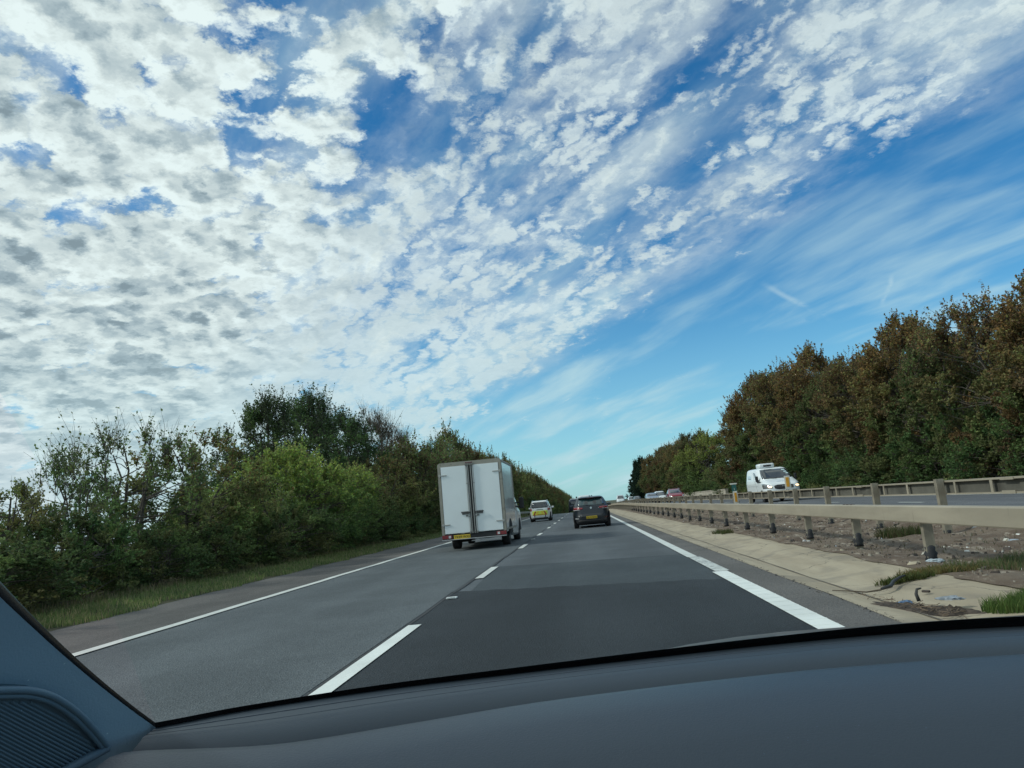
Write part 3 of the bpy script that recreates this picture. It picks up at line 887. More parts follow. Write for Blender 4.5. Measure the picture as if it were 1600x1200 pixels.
class Shell:
    """Body built of horizontal slices. rows: (z, y_rear, y_front, half_width); each slice is a superellipse"""
    def __init__(self, rows, n=5.0, res=9):
        self.rows, self.n = rows, n
        self.res = res

    def at(self, z):
        r = self.rows
        if z <= r[0][0]: return r[0][1:]
        for a, b in zip(r, r[1:]):
            if z <= b[0]:
                t = (z - a[0]) / (b[0] - a[0])
                return tuple(a[i] + (b[i] - a[i]) * t for i in (1, 2, 3))
        return r[-1][1:]

    def S(self, side, u, z):
        """u in -1..1: across (rear, front) or along from rear to front (left, right); left is -x"""
        yr, yf, hw = self.at(z)
        yc, hl = (yr + yf) / 2, (yf - yr) / 2
        n = self.n
        if side in ('rear', 'front'):
            k = (1 - min(1, abs(u)) ** n) ** (1 / n)
            return Vector((u * hw, yc - hl * k if side == 'rear' else yc + hl * k, z))
        k = (1 - min(1, abs(u)) ** n) ** (1 / n)
        return Vector(((-1 if side == 'left' else 1) * hw * k, yc + u * hl, z))

    def normal(self, side, u, z):
        e = 0.01
        du = self.S(side, min(.99, u + e), z) - self.S(side, max(-.99, u - e), z)
        dz = self.S(side, u, z + e) - self.S(side, u, z - e)
        nn = du.cross(dz).normalized()
        o = {'rear': Vector((0, -1, 0)), 'front': Vector((0, 1, 0)), 'left': Vector((-1, 0, 0)), 'right': Vector((1, 0, 0))}[side]
        if nn.dot(o) < 0 and abs(nn.dot(o)) > 0.02 or (abs(nn.dot(o)) <= 0.02 and nn.z < 0): nn = -nn
        return nn

    def mesh(self, zs_extra=3):
        zs = []
        for a, b in zip(self.rows, self.rows[1:]):
            for k in range(zs_extra): zs.append(a[0] + (b[0] - a[0]) * k / zs_extra)
        zs.append(self.rows[-1][0])
        M = 64
        vs = []
        n = self.n
        for z in zs:
            yr, yf, hw = self.at(z); yc, hl = (yr + yf) / 2, (yf - yr) / 2
            for k in range(M):
                a = 2 * math.pi * (k + 0.5) / M
                ca, sa = math.cos(a), math.sin(a)
                # spread samples so that corners are well covered
                x = math.copysign(abs(ca) ** (2 / n), ca); y = math.copysign(abs(sa) ** (2 / n), sa)
                vs.append((x * hw, yc + y * hl, z))
        fs = [(i * M + k, i * M + (k + 1) % M, (i + 1) * M + (k + 1) % M, (i + 1) * M + k) for i in range(len(zs) - 1) for k in range(M)]
        fs += [tuple(range(M))[::-1], tuple((len(zs) - 1) * M + k for k in range(M))]
        return MB().add(vs, fs)

    def patch(self, mb, side, q, off=0.004, nu=8, nz=4, th=0.01, rnd_=0.0, mi=0, fn=None):
        """conforming quad; q = 4 corners (u, z): bottom-left, bottom-right, top-right, top-left"""
        vs = []
        for layer in (off, off - th):
            for j in range(nz + 1):
                for i in range(nu + 1):
                    s, t = i / nu, j / nz
                    if rnd_:
                        a, b = s * 2 - 1, t * 2 - 1
                        a2 = a * math.sqrt(max(0, 1 - rnd_ * b * b / 2)); b2 = b * math.sqrt(max(0, 1 - rnd_ * a * a / 2))
                        s, t = a2 / 2 + .5, b2 / 2 + .5
                    u = (1 - t) * ((1 - s) * q[0][0] + s * q[1][0]) + t * ((1 - s) * q[3][0] + s * q[2][0])
                    z = (1 - t) * ((1 - s) * q[0][1] + s * q[1][1]) + t * ((1 - s) * q[3][1] + s * q[2][1])
                    vs.append(self.S(side, u, z) + self.normal(side, u, z) * layer)
        w = nu + 1; L = w * (nz + 1)
        fs = [(j * w + i, j * w + i + 1, (j + 1) * w + i + 1, (j + 1) * w + i) for j in range(nz) for i in range(nu)]
        rim = [i for i in range(w)] + [j * w + nu for j in range(1, nz + 1)] + [nz * w + i for i in range(nu - 1, -1, -1)] + [j * w for j in range(nz - 1, 0, -1)]
        fs += [(rim[k], rim[(k + 1) % len(rim)], rim[(k + 1) % len(rim)] + L, rim[k] + L) for k in range(len(rim))]
        mb.add(vs, fs, mi)
        return mb


def wheel(root, x, y, r=0.32, w=0.2, side=1, steel=False):
    t = MB().lathe([(r * 0.62, -w / 2), (r * 0.93, -w / 2), (r, -w / 2 + 0.03), (r, w / 2 - 0.03), (r * 0.93, w / 2), (r * 0.62, w / 2)], (0, 0, 0), 'X', 28)
    o = t.build('wheel', M_tyre, root, True); o.location = (x, y, r)
    rm = MB().lathe([(r * 0.61, -0.01), (r * 0.61, 0.02), (r * 0.52, 0.025), (r * 0.50, 0.0)], (side * (w / 2 - 0.03), 0, 0), 'X', 20)
    for k in range(5):
        a = k * 2 * math.pi / 5
        rm.tube([(side * (w / 2 - 0.012), 0, 0), (side * (w / 2 - 0.02), math.cos(a) * r * 0.55, math.sin(a) * r * 0.55)], [r * 0.12, r * 0.09], 6)
    rm.build('rim', M_rim, o)
    return o


def plate(root, sh, side, u, z, w, h, txt, m, off=0.012, tilt=None):
    """flat plate lying on the body with raised lettering"""
    c = sh.S(side, u, z); n = sh.normal(side, u, z)
    up = Vector((0, 0, 1)); up = (up - n * n.z).normalized(); rt = up.cross(n)
    Mx = Matrix((rt, up, n)).transposed().to_4x4(); Mx.translation = c + n * off
    o = MB().box((0, 0, 0), (w, h, 0.008), bev=0.002).build('number_plate', m, root); o.matrix_local = Mx
    tmx = text_mesh(txt, h * 0.86, 0.003)
    k = w * 0.90 / max(0.01, max(v.co.x for v in tmx.vertices) - min(v.co.x for v in tmx.vertices))
    for v in tmx.vertices: v.co.x *= k
    l = link('lettering', tmx, M_ink, o); l.location = (0, -h * 0.02, 0.0062)
    return o


def mirror(root, x, y, z, s, m, size=(0.2, 0.12, 0.14)):
    MB().box((x + s * 0.12, y, z), size, bev=0.035).tube([(x, y + .02, z - 0.03), (x + s * 0.08, y + .01, z - 0.02)], 0.02, 6).build('door_mirror', m, root, False)


# ------------------------------------------------ box truck in the nearside lane
TR = empty('box_truck', (-3.372, 23.4, gz(-3.37, 23.4)), 0.0,
           label='white box truck with twin rear doors in a beige frame, driving in the left lane', cat='truck')
M_frame = mat('beige aluminium frame', (0.30, 0.285, 0.24), 0.5, metal=0.2, var=0.1, scale=2.5, dirt=((0.17, 0.15, 0.12), 2.5, 0.55))
M_door = mat('white grp door', (0.76, 0.82, 0.83), 0.35, var=0.03, scale=1.2, dirt=((0.56, 0.60, 0.61), 1.6, 0.64))
M_side = mat('white grp side', (0.62, 0.64, 0.65), 0.16, var=0.05, scale=2.0, bump=0.25, bscale=1.6, coat=0.4, dirt=((0.40, 0.41, 0.42), 1.1, 0.60))
M_white = carpaint('white van paint', (0.66, 0.70, 0.71), 0.28, 0, 0.5)
HW, ZB, ZTOP, LB = 0.982, 0.50, 2.68, 3.55
# box shell: rounded upper edges
def boxprof(hw, zb, zt, r):
    p = [(-hw, zb), (hw, zb)]
    for k in range(5):
        a = k * math.pi / 8
        p.append((hw - r + r * math.cos(a), zt - r + r * math.sin(a)))
    for k in range(5):
        a = math.pi / 2 + k * math.pi / 8
        p.append((-hw + r + r * math.cos(a), zt - r + r * math.sin(a)))
    return p


MB().prism(boxprof(HW - 0.012, ZB + .02, ZTOP - 0.015, 0.07), 0.05, LB, 'Y').build('box_body', M_side, TR)
fr = MB()
t_ = 0.085
# rear frame as four members, front edge trim, cant rails, bottom rails
outer = boxprof(HW, ZB, ZTOP, 0.085)
fr.box((-HW + t_ / 2, 0.03, (ZB + ZTOP - 0.13) / 2), (t_, 0.06, ZTOP - 0.13 - ZB)).box((HW - t_ / 2, 0.03, (ZB + ZTOP - 0.13) / 2), (t_, 0.06, ZTOP - 0.13 - ZB))
topp = [(-HW, ZTOP - 0.13), (HW, ZTOP - 0.13)] + outer[2:]
fr.prism(topp, 0.0, 0.06, 'Y')
fr.prism([(HW - 0.011, ZTOP - 0.10), (HW + 0.006, ZTOP - 0.10), (HW + 0.004, ZTOP - 0.05), (HW - 0.07, ZTOP + 0.004), (HW - 0.10, ZTOP), (HW - 0.08, ZTOP - 0.02), (HW - 0.012, ZTOP - 0.06)], 0.06, LB + 0.02, 'Y')
fr.prism([(-HW + 0.011, ZTOP - 0.10), (-HW - 0.006, ZTOP - 0.10), (-HW - 0.004, ZTOP - 0.05), (-HW + 0.07, ZTOP + 0.004), (-HW + 0.10, ZTOP), (-HW + 0.08, ZTOP - 0.02), (-HW + 0.012, ZTOP - 0.06)], 0.06, LB + 0.02, 'Y')
fr.box((HW + 0.002, LB - 0.0, 1.85), (0.02, 0.05, 1.6)).box((-HW - 0.002, LB, 1.85), (0.02, 0.05, 1.6))
fr.box((HW + 0.001, 0.10, 1.58), (0.018, 0.08, 2.05)).box((-HW - 0.001, 0.10, 1.58), (0.018, 0.08, 2.05))
fr.box((HW - 0.002, LB / 2, ZB + 0.03), (0.02, LB - 0.1, 0.06)).box((-HW + 0.002, LB / 2, ZB + 0.03), (0.02, LB - 0.1, 0.06))
fr.build('body_frame', M_frame, TR)
for s in (-1, 1):
    x0, x1 = (-0.885, -0.075) if s < 0 else (0.085, 0.895)
    d = MB().box(((x0 + x1) / 2, 0.012, (0.53 + 2.555) / 2), (x1 - x0, 0.03, 2.02), bev=0.006).build('rear_door', M_door, TR)
    MB().box(((x0 - 0.006) if s < 0 else (x1 + 0.006), 0.010, 1.54), (0.011, 0.026, 2.02)).build('door_seal', M_plast, d)
    rodx = (-0.10, -0.035) if s < 0 else (0.045, 0.115)
    rods = MB()
    for x in rodx: rods.tube([(x, -0.03, 0.50), (x, -0.03, 2.60)], 0.012, 8)
    rods.build('lock_rod', M_chrome if False else mat('zinc rod', (0.38, 0.39, 0.38), 0.45, metal=0.5), d)
    cl = MB()
    for x in rodx:
        for z in (0.53, 2.57): cl.box((x, -0.025, z), (0.05, 0.045, 0.07), bev=0.008)
        for z in (1.0, 2.0): cl.box((x, -0.02, z), (0.035, 0.04, 0.03))
    cl.build('rod_clamp', mat('dull zinc', (0.20, 0.20, 0.19), 0.5, metal=0.4), d)
    hx = -0.20 if s < 0 else 0.20
    h = MB().tube([(hx + 0.13 * -s, -0.035, 1.12), (hx, -0.045, 1.125), (hx + 0.12 * s, -0.045, 1.12), (hx + 0.135 * s, -0.04, 1.16)], 0.014, 8).build('handle', M_plast, d)
    MB().box((hx, -0.008, 1.115), (0.24, 0.012, 0.10), bev=0.004).box((hx + 0.03 * -s, -0.03, 1.03), (0.07, 0.03, 0.05), bev=0.006).build('handle_plate', mat('handle recess', (0.14, 0.145, 0.145), .5), d)
    for z in (0.80, 2.295):
        hx0 = s * 0.925
        MB().box((hx0 - s * 0.09, -0.014, z), (0.26, 0.016, 0.035), bev=0.004).tube([(hx0, -0.012, z - 0.045), (hx0, -0.012, z + 0.045)], 0.017, 8).build('hinge', mat('zinc hinge', (0.42, 0.42, 0.40), .4, metal=.4), d)
MB().box((0.01, 0.026, 1.54), (0.158, 0.016, 2.03)).build('centre_seal', mat('dark door gap', (0.035, 0.037, 0.038), .8), TR)
MB().box((0, -0.004, 2.63), (0.22, 0.02, 0.035), bev=0.004).build('marker_lamp', M_redd, TR)
rb_ = MB().box((0, 0.07, 0.435), (1.96, 0.10, 0.13)).box((0, -0.01, 0.36), (1.97, 0.03, 0.028))
rb_.build('lamp_rail', M_plast, TR)
MB().box((0, -0.035, 0.352), (1.98, 0.04, 0.022), bev=0.006).box((0.35, 0.06, 0.28), (0.9, 0.04, 0.028), bev=0.006).build('bumper_bar', mat('scuffed bar', (0.42, 0.43, 0.44), .4, metal=.3), TR)
for s in (-1, 1):
    l = MB().box((s * 0.83, 0.005, 0.437), (0.30, 0.03, 0.105), bev=0.01).build('tail_light', M_red, TR)
    MB().box((s * 0.745, -0.013, 0.437), (0.07, 0.008, 0.07), bev=0.003).build('reversing_lamp', M_clear, l)
    MB().box((s * 0.90, -0.012, 0.437), (0.006, 0.008, 0.10)).box((s * 0.80, -0.012, 0.437), (0.006, 0.008, 0.10)).build('lens_divider', M_redd, l)
pl = MB().box((-0.372, -0.02, 0.418), (0.50, 0.012, 0.125), bev=0.004).build('number_plate', M_yplate, TR)
tmx = text_mesh('YK69 WXJ', 0.112, 0.003)
kx = 0.45 / (max(v.co.x for v in tmx.vertices) - min(v.co.x for v in tmx.vertices))
for v in tmx.vertices: v.co.x *= kx
l = link('lettering', tmx, M_ink, pl); l.rotation_euler = (math.pi / 2, 0, 0); l.location = (-0.372, -0.0275, 0.415)
# chassis, skirts, wheels
ch = MB().box((0, 2.4, 0.43), (0.9, 4.6, 0.12)).box((0, 1.3, 0.36), (1.5, 0.12, 0.14)).box((-0.35, 0.5, 0.30), (0.25, 0.5, 0.1)).box((0.1, 2.6, 0.33), (0.5, 1.0, 0.16))
ch.build('chassis', M_under, TR)
for s in (-1, 1):
    sk = MB()
    x = s * (HW - 0.03)
    sk.box((x, 0.52, 0.53), (0.03, 0.72, 0.16))
    sk.box((x, 3.0, 0.50), (0.035, 1.1, 0.36), bev=0.01)
    sk.build('side_skirt', M_white, TR)
    MB().prism([(1.58 + 0.46 * math.cos(a * math.pi / 12), 0.36 + 0.46 * math.sin(a * math.pi / 12)) for a in range(13)], s * (HW - 0.005) - 0.008, s * (HW - 0.005) + 0.011, 'X').build('wheel_arch', M_under, TR)
    wheel(TR, s * 0.80, 1.58, 0.33, 0.24, s, True)
    wheel(TR, s * 0.84, 5.0, 0.33, 0.22, s, True)
cab = Shell([(0.22, 3.7, 6.05, 0.93), (0.45, 3.65, 6.2, 0.97), (0.85, 3.65, 6.15, 0.98), (1.02, 3.65, 5.95, 0.975), (1.15, 3.65, 5.35, 0.95), (1.5, 3.65, 4.95, 0.90), (1.85, 3.65, 4.6, 0.84), (1.95, 3.7, 4.4, 0.78)], 9)
cb = cab.mesh().build('cab', M_white, TR, True)
cab.patch(MB(), 'front', [(-0.85, 1.17), (0.85, 1.17), (0.85, 1.8), (-0.85, 1.8)], 0.006).build('windscreen', M_glass, cb, True)
for sd in ('left', 'right'):
    cab.patch(MB(), sd, [(-0.55, 1.15), (0.75, 1.15), (0.3, 1.75), (-0.55, 1.75)], 0.006).build('side_window', M_glass, cb, True)
for s in (-1, 1):
    MB().prism([(5.0 + 0.44 * math.cos(a * math.pi / 12), 0.34 + 0.44 * math.sin(a * math.pi / 12)) for a in range(13)], s * 0.968, s * 0.984, 'X').build('wheel_arch', M_under, TR)
    MB().tube([(s * 0.93, 4.75, 1.32), (s * 1.06, 4.72, 1.33)], 0.025, 6).tube([(s * 0.93, 4.75, 1.16), (s * 1.06, 4.72, 1.18)], 0.025, 6).box((s * 1.13, 4.7, 1.31), (0.17, 0.14, 0.40), bev=0.04).build('door_mirror', M_plast, TR)


# ------------------------------------------------ generic car
def make_car(name, loc, rz, rows, paint, label, n=5.0, rear=True, opts=None, group=None, cat='car', wheels=(0.72, 3.3), wr=0.31, track=None):
    o_ = opts or {}
    root = empty(name, loc, rz, label=label, cat=cat, group=group)
    sh = Shell(rows, n)
    sh.mesh().build('body', paint, root, True)
    hw = max(r[3] for r in rows)
    tr = track or hw - 0.10
    for y in wheels:
        for s in (-1, 1):
            wheel(root, s * tr, y, wr, 0.20, s)
            MB().prism([(y + (wr + .09) * math.cos(a * math.pi / 12), wr - .02 + (wr + .09) * math.sin(a * math.pi / 12)) for a in range(13)], s * (hw - 0.045), s * (hw + 0.004), 'X').build('wheel_arch', M_under, root)
    MB().box((0, (wheels[0] + wheels[1]) / 2, rows[0][0] + 0.02), (2 * tr - 0.24, wheels[1] - wheels[0] + 0.6, 0.10)).build('underbody', M_under, root)
    return root, sh


# dark hatchback straight ahead (body grey, roof catching the sky)
k = 0.90
G = [(0.17, .20, 4.10, .80), (0.24, .08, 4.2, .86), (0.36, .02, 4.27, .885), (0.52, 0, 4.28, .892), (0.60, .035, 4.26, .893), (0.74, .07, 4.2, .893), (0.90, .10, 3.98, .885), (0.975, .14, 3.5, .865),
     (1.03, .18, 3.02, .83), (1.16, .30, 2.74, .765), (1.30, .43, 2.36, .69), (1.375, .50, 2.08, .645), (1.42, .60, 1.9, .60), (1.45, .85, 1.7, .52), (1.462, 1.1, 1.5, .42)]
G = [(a * .93, b * k, c_ * k, d * k) for a, b, c_, d in G]
M_dgrey = carpaint('dark grey metallic paint', (0.010, 0.016, 0.024), 0.32, 0.0, 0.12)
H_, sh = make_car('hatchback', (0.285, 33.9, gz(.28, 34)), 0.0, G, M_dgrey, 'dark grey hatchback directly ahead in the right lane, rear window and yellow plate showing', wheels=(0.66, 3.05), wr=0.30, track=0.70, n=4.6)
rw = sh.patch(MB(), 'rear', [(-0.80, 0.965), (0.80, 0.965), (0.78, 1.262), (-0.78, 1.262)], 0.008, 14, 6, rnd_=0.10).build('rear_window', M_glass2, H_, True)
hr = MB()
for s in (-.27, .27): sh.patch(hr, 'rear', [(s - .12, 1.01), (s + .12, 1.01), (s + .10, 1.15), (s - .10, 1.15)], 0.0115, 4, 3, 0.003, 0.5)
hr.build('head_restraint', M_int, rw)
wp = MB(); a0 = sh.S('rear', 0.0, 0.955); a1 = sh.S('rear', -0.42, 1.0)
wp.tube([a0 + Vector((0, -.03, 0)), a1 + Vector((0, -.02, 0))], 0.008, 6).build('wiper', M_plast, H_)
sp = Shell([(1.262 + .0, 0.36, 0.9, 0.53), (1.30, 0.31, 0.9, 0.515), (1.325, 0.37, 0.9, 0.47)], 4)
sp.mesh().build('spoiler', M_dgrey, H_, True)
MB().box((0, 0.30, 1.285), (0.26, 0.03, 0.018), bev=.004).build('brake_lamp', M_redd, H_)
fin = MB().prism([(0.62, 1.345), (0.85, 1.35), (0.66, 1.40)], -0.015, 0.015, 'X').build('aerial_fin', M_dgrey, H_)
tl = MB()
for s in (-1, 1):
    e, i_ = s * 0.965, s * 0.46
    q = [(e, 0.80), (i_, 0.815), (i_ * 0.95, 0.875), (e, 0.915)] if s < 0 else [(i_, 0.815), (e, 0.80), (e, 0.915), (i_ * 0.95, 0.875)]
    l = sh.patch(MB(), 'rear', q, 0.012, 12, 3, 0.016, 0.06).build('tail_light', M_red, H_, True)
    q2 = [(s * .97, 0.775), (s * .60, 0.795), (s * .60, 0.806), (s * .97, 0.798)]
    if s > 0: q2 = [q2[1], q2[0], q2[3], q2[2]]
    sh.patch(MB(), 'rear', q2, 0.013, 8, 1, 0.01).build('light_strip', M_clear, l)
sh.patch(MB(), 'rear', [(-0.62, 0.47), (0.62, 0.47), (0.66, 0.60), (-0.66, 0.60)], 0.004, 12, 3, 0.006, 0.05).build('tailgate_recess', mat('shadowed paint', (0.03, 0.034, 0.038), .4), H_, True)
sh.patch(MB(), 'rear', [(-0.88, 0.21), (0.88, 0.21), (0.84, 0.345), (-0.84, 0.345)], 0.010, 12, 3, 0.012, 0.05).build('bumper', M_plast, H_, True)
sh.patch(MB(), 'rear', [(-0.92, 0.415), (-0.68, 0.41), (-0.70, 0.432), (-0.92, 0.45)], 0.008, 5, 1, 0.006).build('reflector', M_clear, H_)
sh.patch(MB(), 'rear', [(0.68, 0.41), (0.92, 0.415), (0.92, 0.45), (0.70, 0.432)], 0.008, 5, 1, 0.006).build('reflector', M_redd, H_)
plate(H_, sh, 'rear', 0.0, 0.455, 0.47, 0.112, 'GL19 NHX', M_yplate, 0.014)
c_ = sh.S('rear', 0, 0.855); o = MB().lathe([(0.045, 0), (0.045, 0.008), (0.03, 0.014)], (0, 0, 0), 'Y', 20).build('badge', M_chrome, H_); o.location = c_ + Vector((0, -.016, 0))
for sd in ('left', 'right'):
    sh.patch(MB(), sd, [(-0.68, .955), (0.42, .955), (0.18, 1.25), (-0.5, 1.25)], 0.006, 12, 4).build('side_window', M_glass, H_, True)
for s in (-1, 1): mirror(H_, s * .755, 2.5, 0.95, s, M_dgrey, (0.17, 0.1, 0.12))

# police estate with chevrons
k = 0.86
PZ = [(0.20, .14, 4.2, .80), (0.28, .04, 4.3, .87), (0.45, 0, 4.4, .90), (0.62, 0.01, 4.42, .905), (0.80, .04, 4.3, .905), (0.98, .05, 3.9, .90), (1.08, .08, 3.4, .88), (1.15, .10, 3.1, .855), (1.35, .17, 2.75, .80), (1.55, .26, 2.35, .735), (1.63, .32, 2.1, .70), (1.68, .42, 1.9, .64), (1.70, .7, 1.6, .5)]
PZ = [(a * .90, b * k, c_ * k, d * k) for a, b, c_, d in PZ]
M_pw = carpaint('white patrol paint', (0.76, 0.80, 0.81), 0.3, 0, 0.12)
P_, sh = make_car('patrol_car', (-3.27, 57.2, gz(-3.2, 57)), 0.0, PZ, M_pw, 'white patrol estate car with yellow and red chevrons on its tailgate, beyond the box truck', wheels=(0.62, 3.0), wr=0.30, track=0.66, n=5.5)
sh.patch(MB(), 'rear', [(-0.86, 1.0), (0.86, 1.0), (0.86, 1.43), (-0.86, 1.43)], 0.008, 12, 6, rnd_=0.06).build('rear_window', M_glass, P_, True)
M_ycv = mat('yellow chevron film', (0.50, 0.62, 0.06), 0.4); M_rcv = mat('red chevron film', (0.34, 0.045, 0.02), 0.4); M_ocv = mat('amber chevron film', (0.60, 0.42, 0.03), .4)
cv = sh.patch(MB(), 'rear', [(-0.82, 0.46), (0.82, 0.46), (0.86, 0.80), (-0.86, 0.80)], 0.006, 12, 4, 0.006, .05).build('chevron_panel', M_ycv, P_, True)
for s in (-1, 1):
    for j, mm in ((0, M_rcv), (1, M_ocv)):
        c0 = 0.62 - j * 0.24
        q = [(s * (c0 + .04), 0.47), (s * (c0 - .10), 0.47), (s * (c0 - .30), 0.76), (s * (c0 - .14), 0.76)] if s < 0 else [(s * (c0 - .10), 0.47), (s * (c0 + .04), 0.47), (s * (c0 - .14), 0.76), (s * (c0 - .30), 0.76)]
        sh.patch(MB(), 'rear', q, 0.0095 + j * .001, 4, 4, 0.004).build('chevron', mm, cv)
    q = [(s * .97, 0.80), (s * .74, 0.80), (s * .76, 0.965), (s * .97, 0.98)]
    if s > 0: q = [q[1], q[0], q[3], q[2]]
    sh.patch(MB(), 'rear', q, 0.012, 5, 3, 0.015).build('tail_light', mat('pale red lens', (0.35, 0.10, 0.08), .2), P_, True)
    MB().tube([(s * .55, .45, 1.51), (s * .55, .6, 1.55), (s * .55, 2.0, 1.55), (s * .55, 2.1, 1.51)], 0.018, 6).build('roof_rail', M_chrome, P_)
    MB().box((s * 0.40, -0.02, 0.40), (0.05, 0.03, 0.16), bev=.008).build('tow_eye_cover', M_plast, P_)
sh.patch(MB(), 'rear', [(-0.85, 0.20), (0.85, 0.20), (0.86, 0.30), (-0.86, 0.30)], 0.010, 12, 3, 0.012).build('bumper', M_plast, P_, True)
plate(P_, sh, 'rear', 0.0, 0.52, 0.42, 0.10, 'AE17 GKD', M_yplate, 0.016)
sh.patch(MB(), 'rear', [(-.32, .86), (.32, .86), (.32, .90), (-.32, .90)], 0.008, 8, 1, .006).build('tailgate_lettering_strip', mat('dark green strip', (.05, .12, .05), .5), P_)
for sd in ('left', 'right'):
    sh.patch(MB(), sd, [(-0.8, 1.0), (0.45, 1.0), (0.2, 1.4), (-0.7, 1.4)], 0.006, 12, 4).build('side_window', M_glass, P_, True)
for s in (-1, 1): mirror(P_, s * .765, 2.4, 1.0, s, M_pw, (0.17, 0.1, 0.12))

# dark minibus beyond, near the crest
DM = [(0.22, .1, 5.0, .80), (0.4, 0, 5.1, .88), (0.9, 0, 5.1, .90), (1.1, .03, 4.7, .88), (1.3, .05, 4.4, .85), (1.6, .10, 4.0, .80), (1.75, .16, 3.8, .74), (1.80, .4, 3.6, .6)]
M_navy = carpaint('navy paint', (0.012, 0.018, 0.035), 0.3, 0.3, 0.2)
D_, sh = make_car('minibus', (-1.93 + .62, 109.5, gz(-1.4, 110)), 0.0, DM, M_navy, 'very dark navy minibus far ahead near the crest, left of the hatchback', wheels=(0.9, 4.0), n=6, cat='minibus')
sh.patch(MB(), 'rear', [(-0.85, 1.08), (0.85, 1.08), (0.85, 1.55), (-0.85, 1.55)], 0.008, 8, 4).build('rear_window', M_glass, D_, True)
MB().box((0, 1.6, 1.86), (1.1, 1.5, 0.14), bev=.05).build('roof_box', mat('pale roof box', (.5, .53, .54), .4), D_)
for s in (-1, 1):
    sh.patch(MB(), 'rear', [(s * .94 - .04, 0.75), (s * .94 + .04, 0.75), (s * .94 + .04, 1.05), (s * .94 - .04, 1.05)], 0.012, 3, 3, .015).build('tail_light', M_redd, D_)
plate(D_, sh, 'rear', 0.0, 0.62, 0.45, 0.11, 'LM66', M_yplate, 0.014)
# white van hidden mostly behind the hatchback
WV = [(0.22, .1, 4.8, .85), (0.4, 0, 5.0, .95), (1.0, 0, 5.0, .97), (1.3, .02, 4.6, .95), (1.8, .05, 4.1, .88), (2.1, .12, 3.7, .80), (2.2, .4, 3.4, .62)]
WW, sh = make_car('panel_van', (0.12, 107.0, gz(.2, 108)), 0.0, WV, M_white, 'white panel van far ahead, mostly hidden behind the dark grey hatchback', wheels=(0.9, 3.8), n=7, cat='van', group='white vans')
for s in (-1, 1):
    sh.patch(MB(), 'rear', [(s * .48 - .36, 1.2), (s * .48 + .36, 1.2), (s * .48 + .34, 1.8), (s * .48 - .34, 1.8)], 0.008, 4, 4).build('rear_window', M_glass, WW, True)
    mirror(WW, s * .95, 3.9, 1.95, s, M_plast, (0.2, 0.14, 0.42))
    sh.patch(MB(), 'rear', [(s * .95 - .03, 0.8), (s * .95 + .03, 0.8), (s * .95 + .03, 1.3), (s * .95 - .03, 1.3)], 0.012, 3, 3, .015).build('tail_light', M_red, WW)

# ------------------------------------------------ oncoming vehicles (front at y = length, turned about)
VX, VY = 11.35, 45.6
def oncoming(rows):
    return rows


VN = [(0.25, .1, 4.75, .90), (0.36, .03, 4.90, .98), (0.60, 0, 4.97, 1.01), (0.85, 0, 4.93, 1.02), (1.0, 0, 4.86, 1.02), (1.12, 0.01, 4.66, 1.015), (1.22, 0.01, 4.34, 1.0), (1.32, 0.02, 4.02, .985), (1.55, .03, 3.68, .94), (1.8, .05, 3.30, .885), (1.93, .07, 3.08, .85), (2.0, .12, 2.92, .79), (2.04, .3, 2.7, .66)]
VN = [(a * 1.0, b, c_, d * 1.02) for a, b, c_, d in VN]
M_vw = carpaint('clean white van paint', (0.74, 0.80, 0.82), 0.25, 0, 0.15)
V_, sh = make_car('panel_van', (VX - 0.04, VY + 4.97, gz(VX, 47)), math.pi + 0.035, VN, M_vw, 'white panel van with lit headlights and roof cooling unit, oncoming on the right', wheels=(1.0, 3.95), wr=0.33, track=0.90, n=7, cat='van', group='white vans')
wsn = sh.patch(MB(), 'front', [(-0.90, 1.36), (0.90, 1.36), (0.88, 1.93), (-0.88, 1.93)], 0.008, 14, 8, .01, 0.10).build('windscreen', M_glass, V_, True)
stk = MB()
for x, z, w_ in ((-.62, 1.84, .22), (-.66, 1.72, .18), (-.72, 1.62, .16)):
    sh.patch(stk, 'front', [(x - w_ / 2, z - .035), (x + w_ / 2, z - .035), (x + w_ / 2, z + .035), (x - w_ / 2, z + .035)], 0.012, 3, 1, 0.003)
stk.build('sticker', mat('pale sticker', (.45, .6, .62), .4), wsn)
wv = MB()
wv.tube([sh.S('front', -.6, 1.34) + Vector((0, .03, .01)), sh.S('front', .1, 1.40) + Vector((0, .03, .02))], .01, 5).tube([sh.S('front', .1, 1.34) + Vector((0, .03, .01)), sh.S('front', .75, 1.40) + Vector((0, .03, .02))], .01, 5)
wv.build('wiper', M_plast, V_)
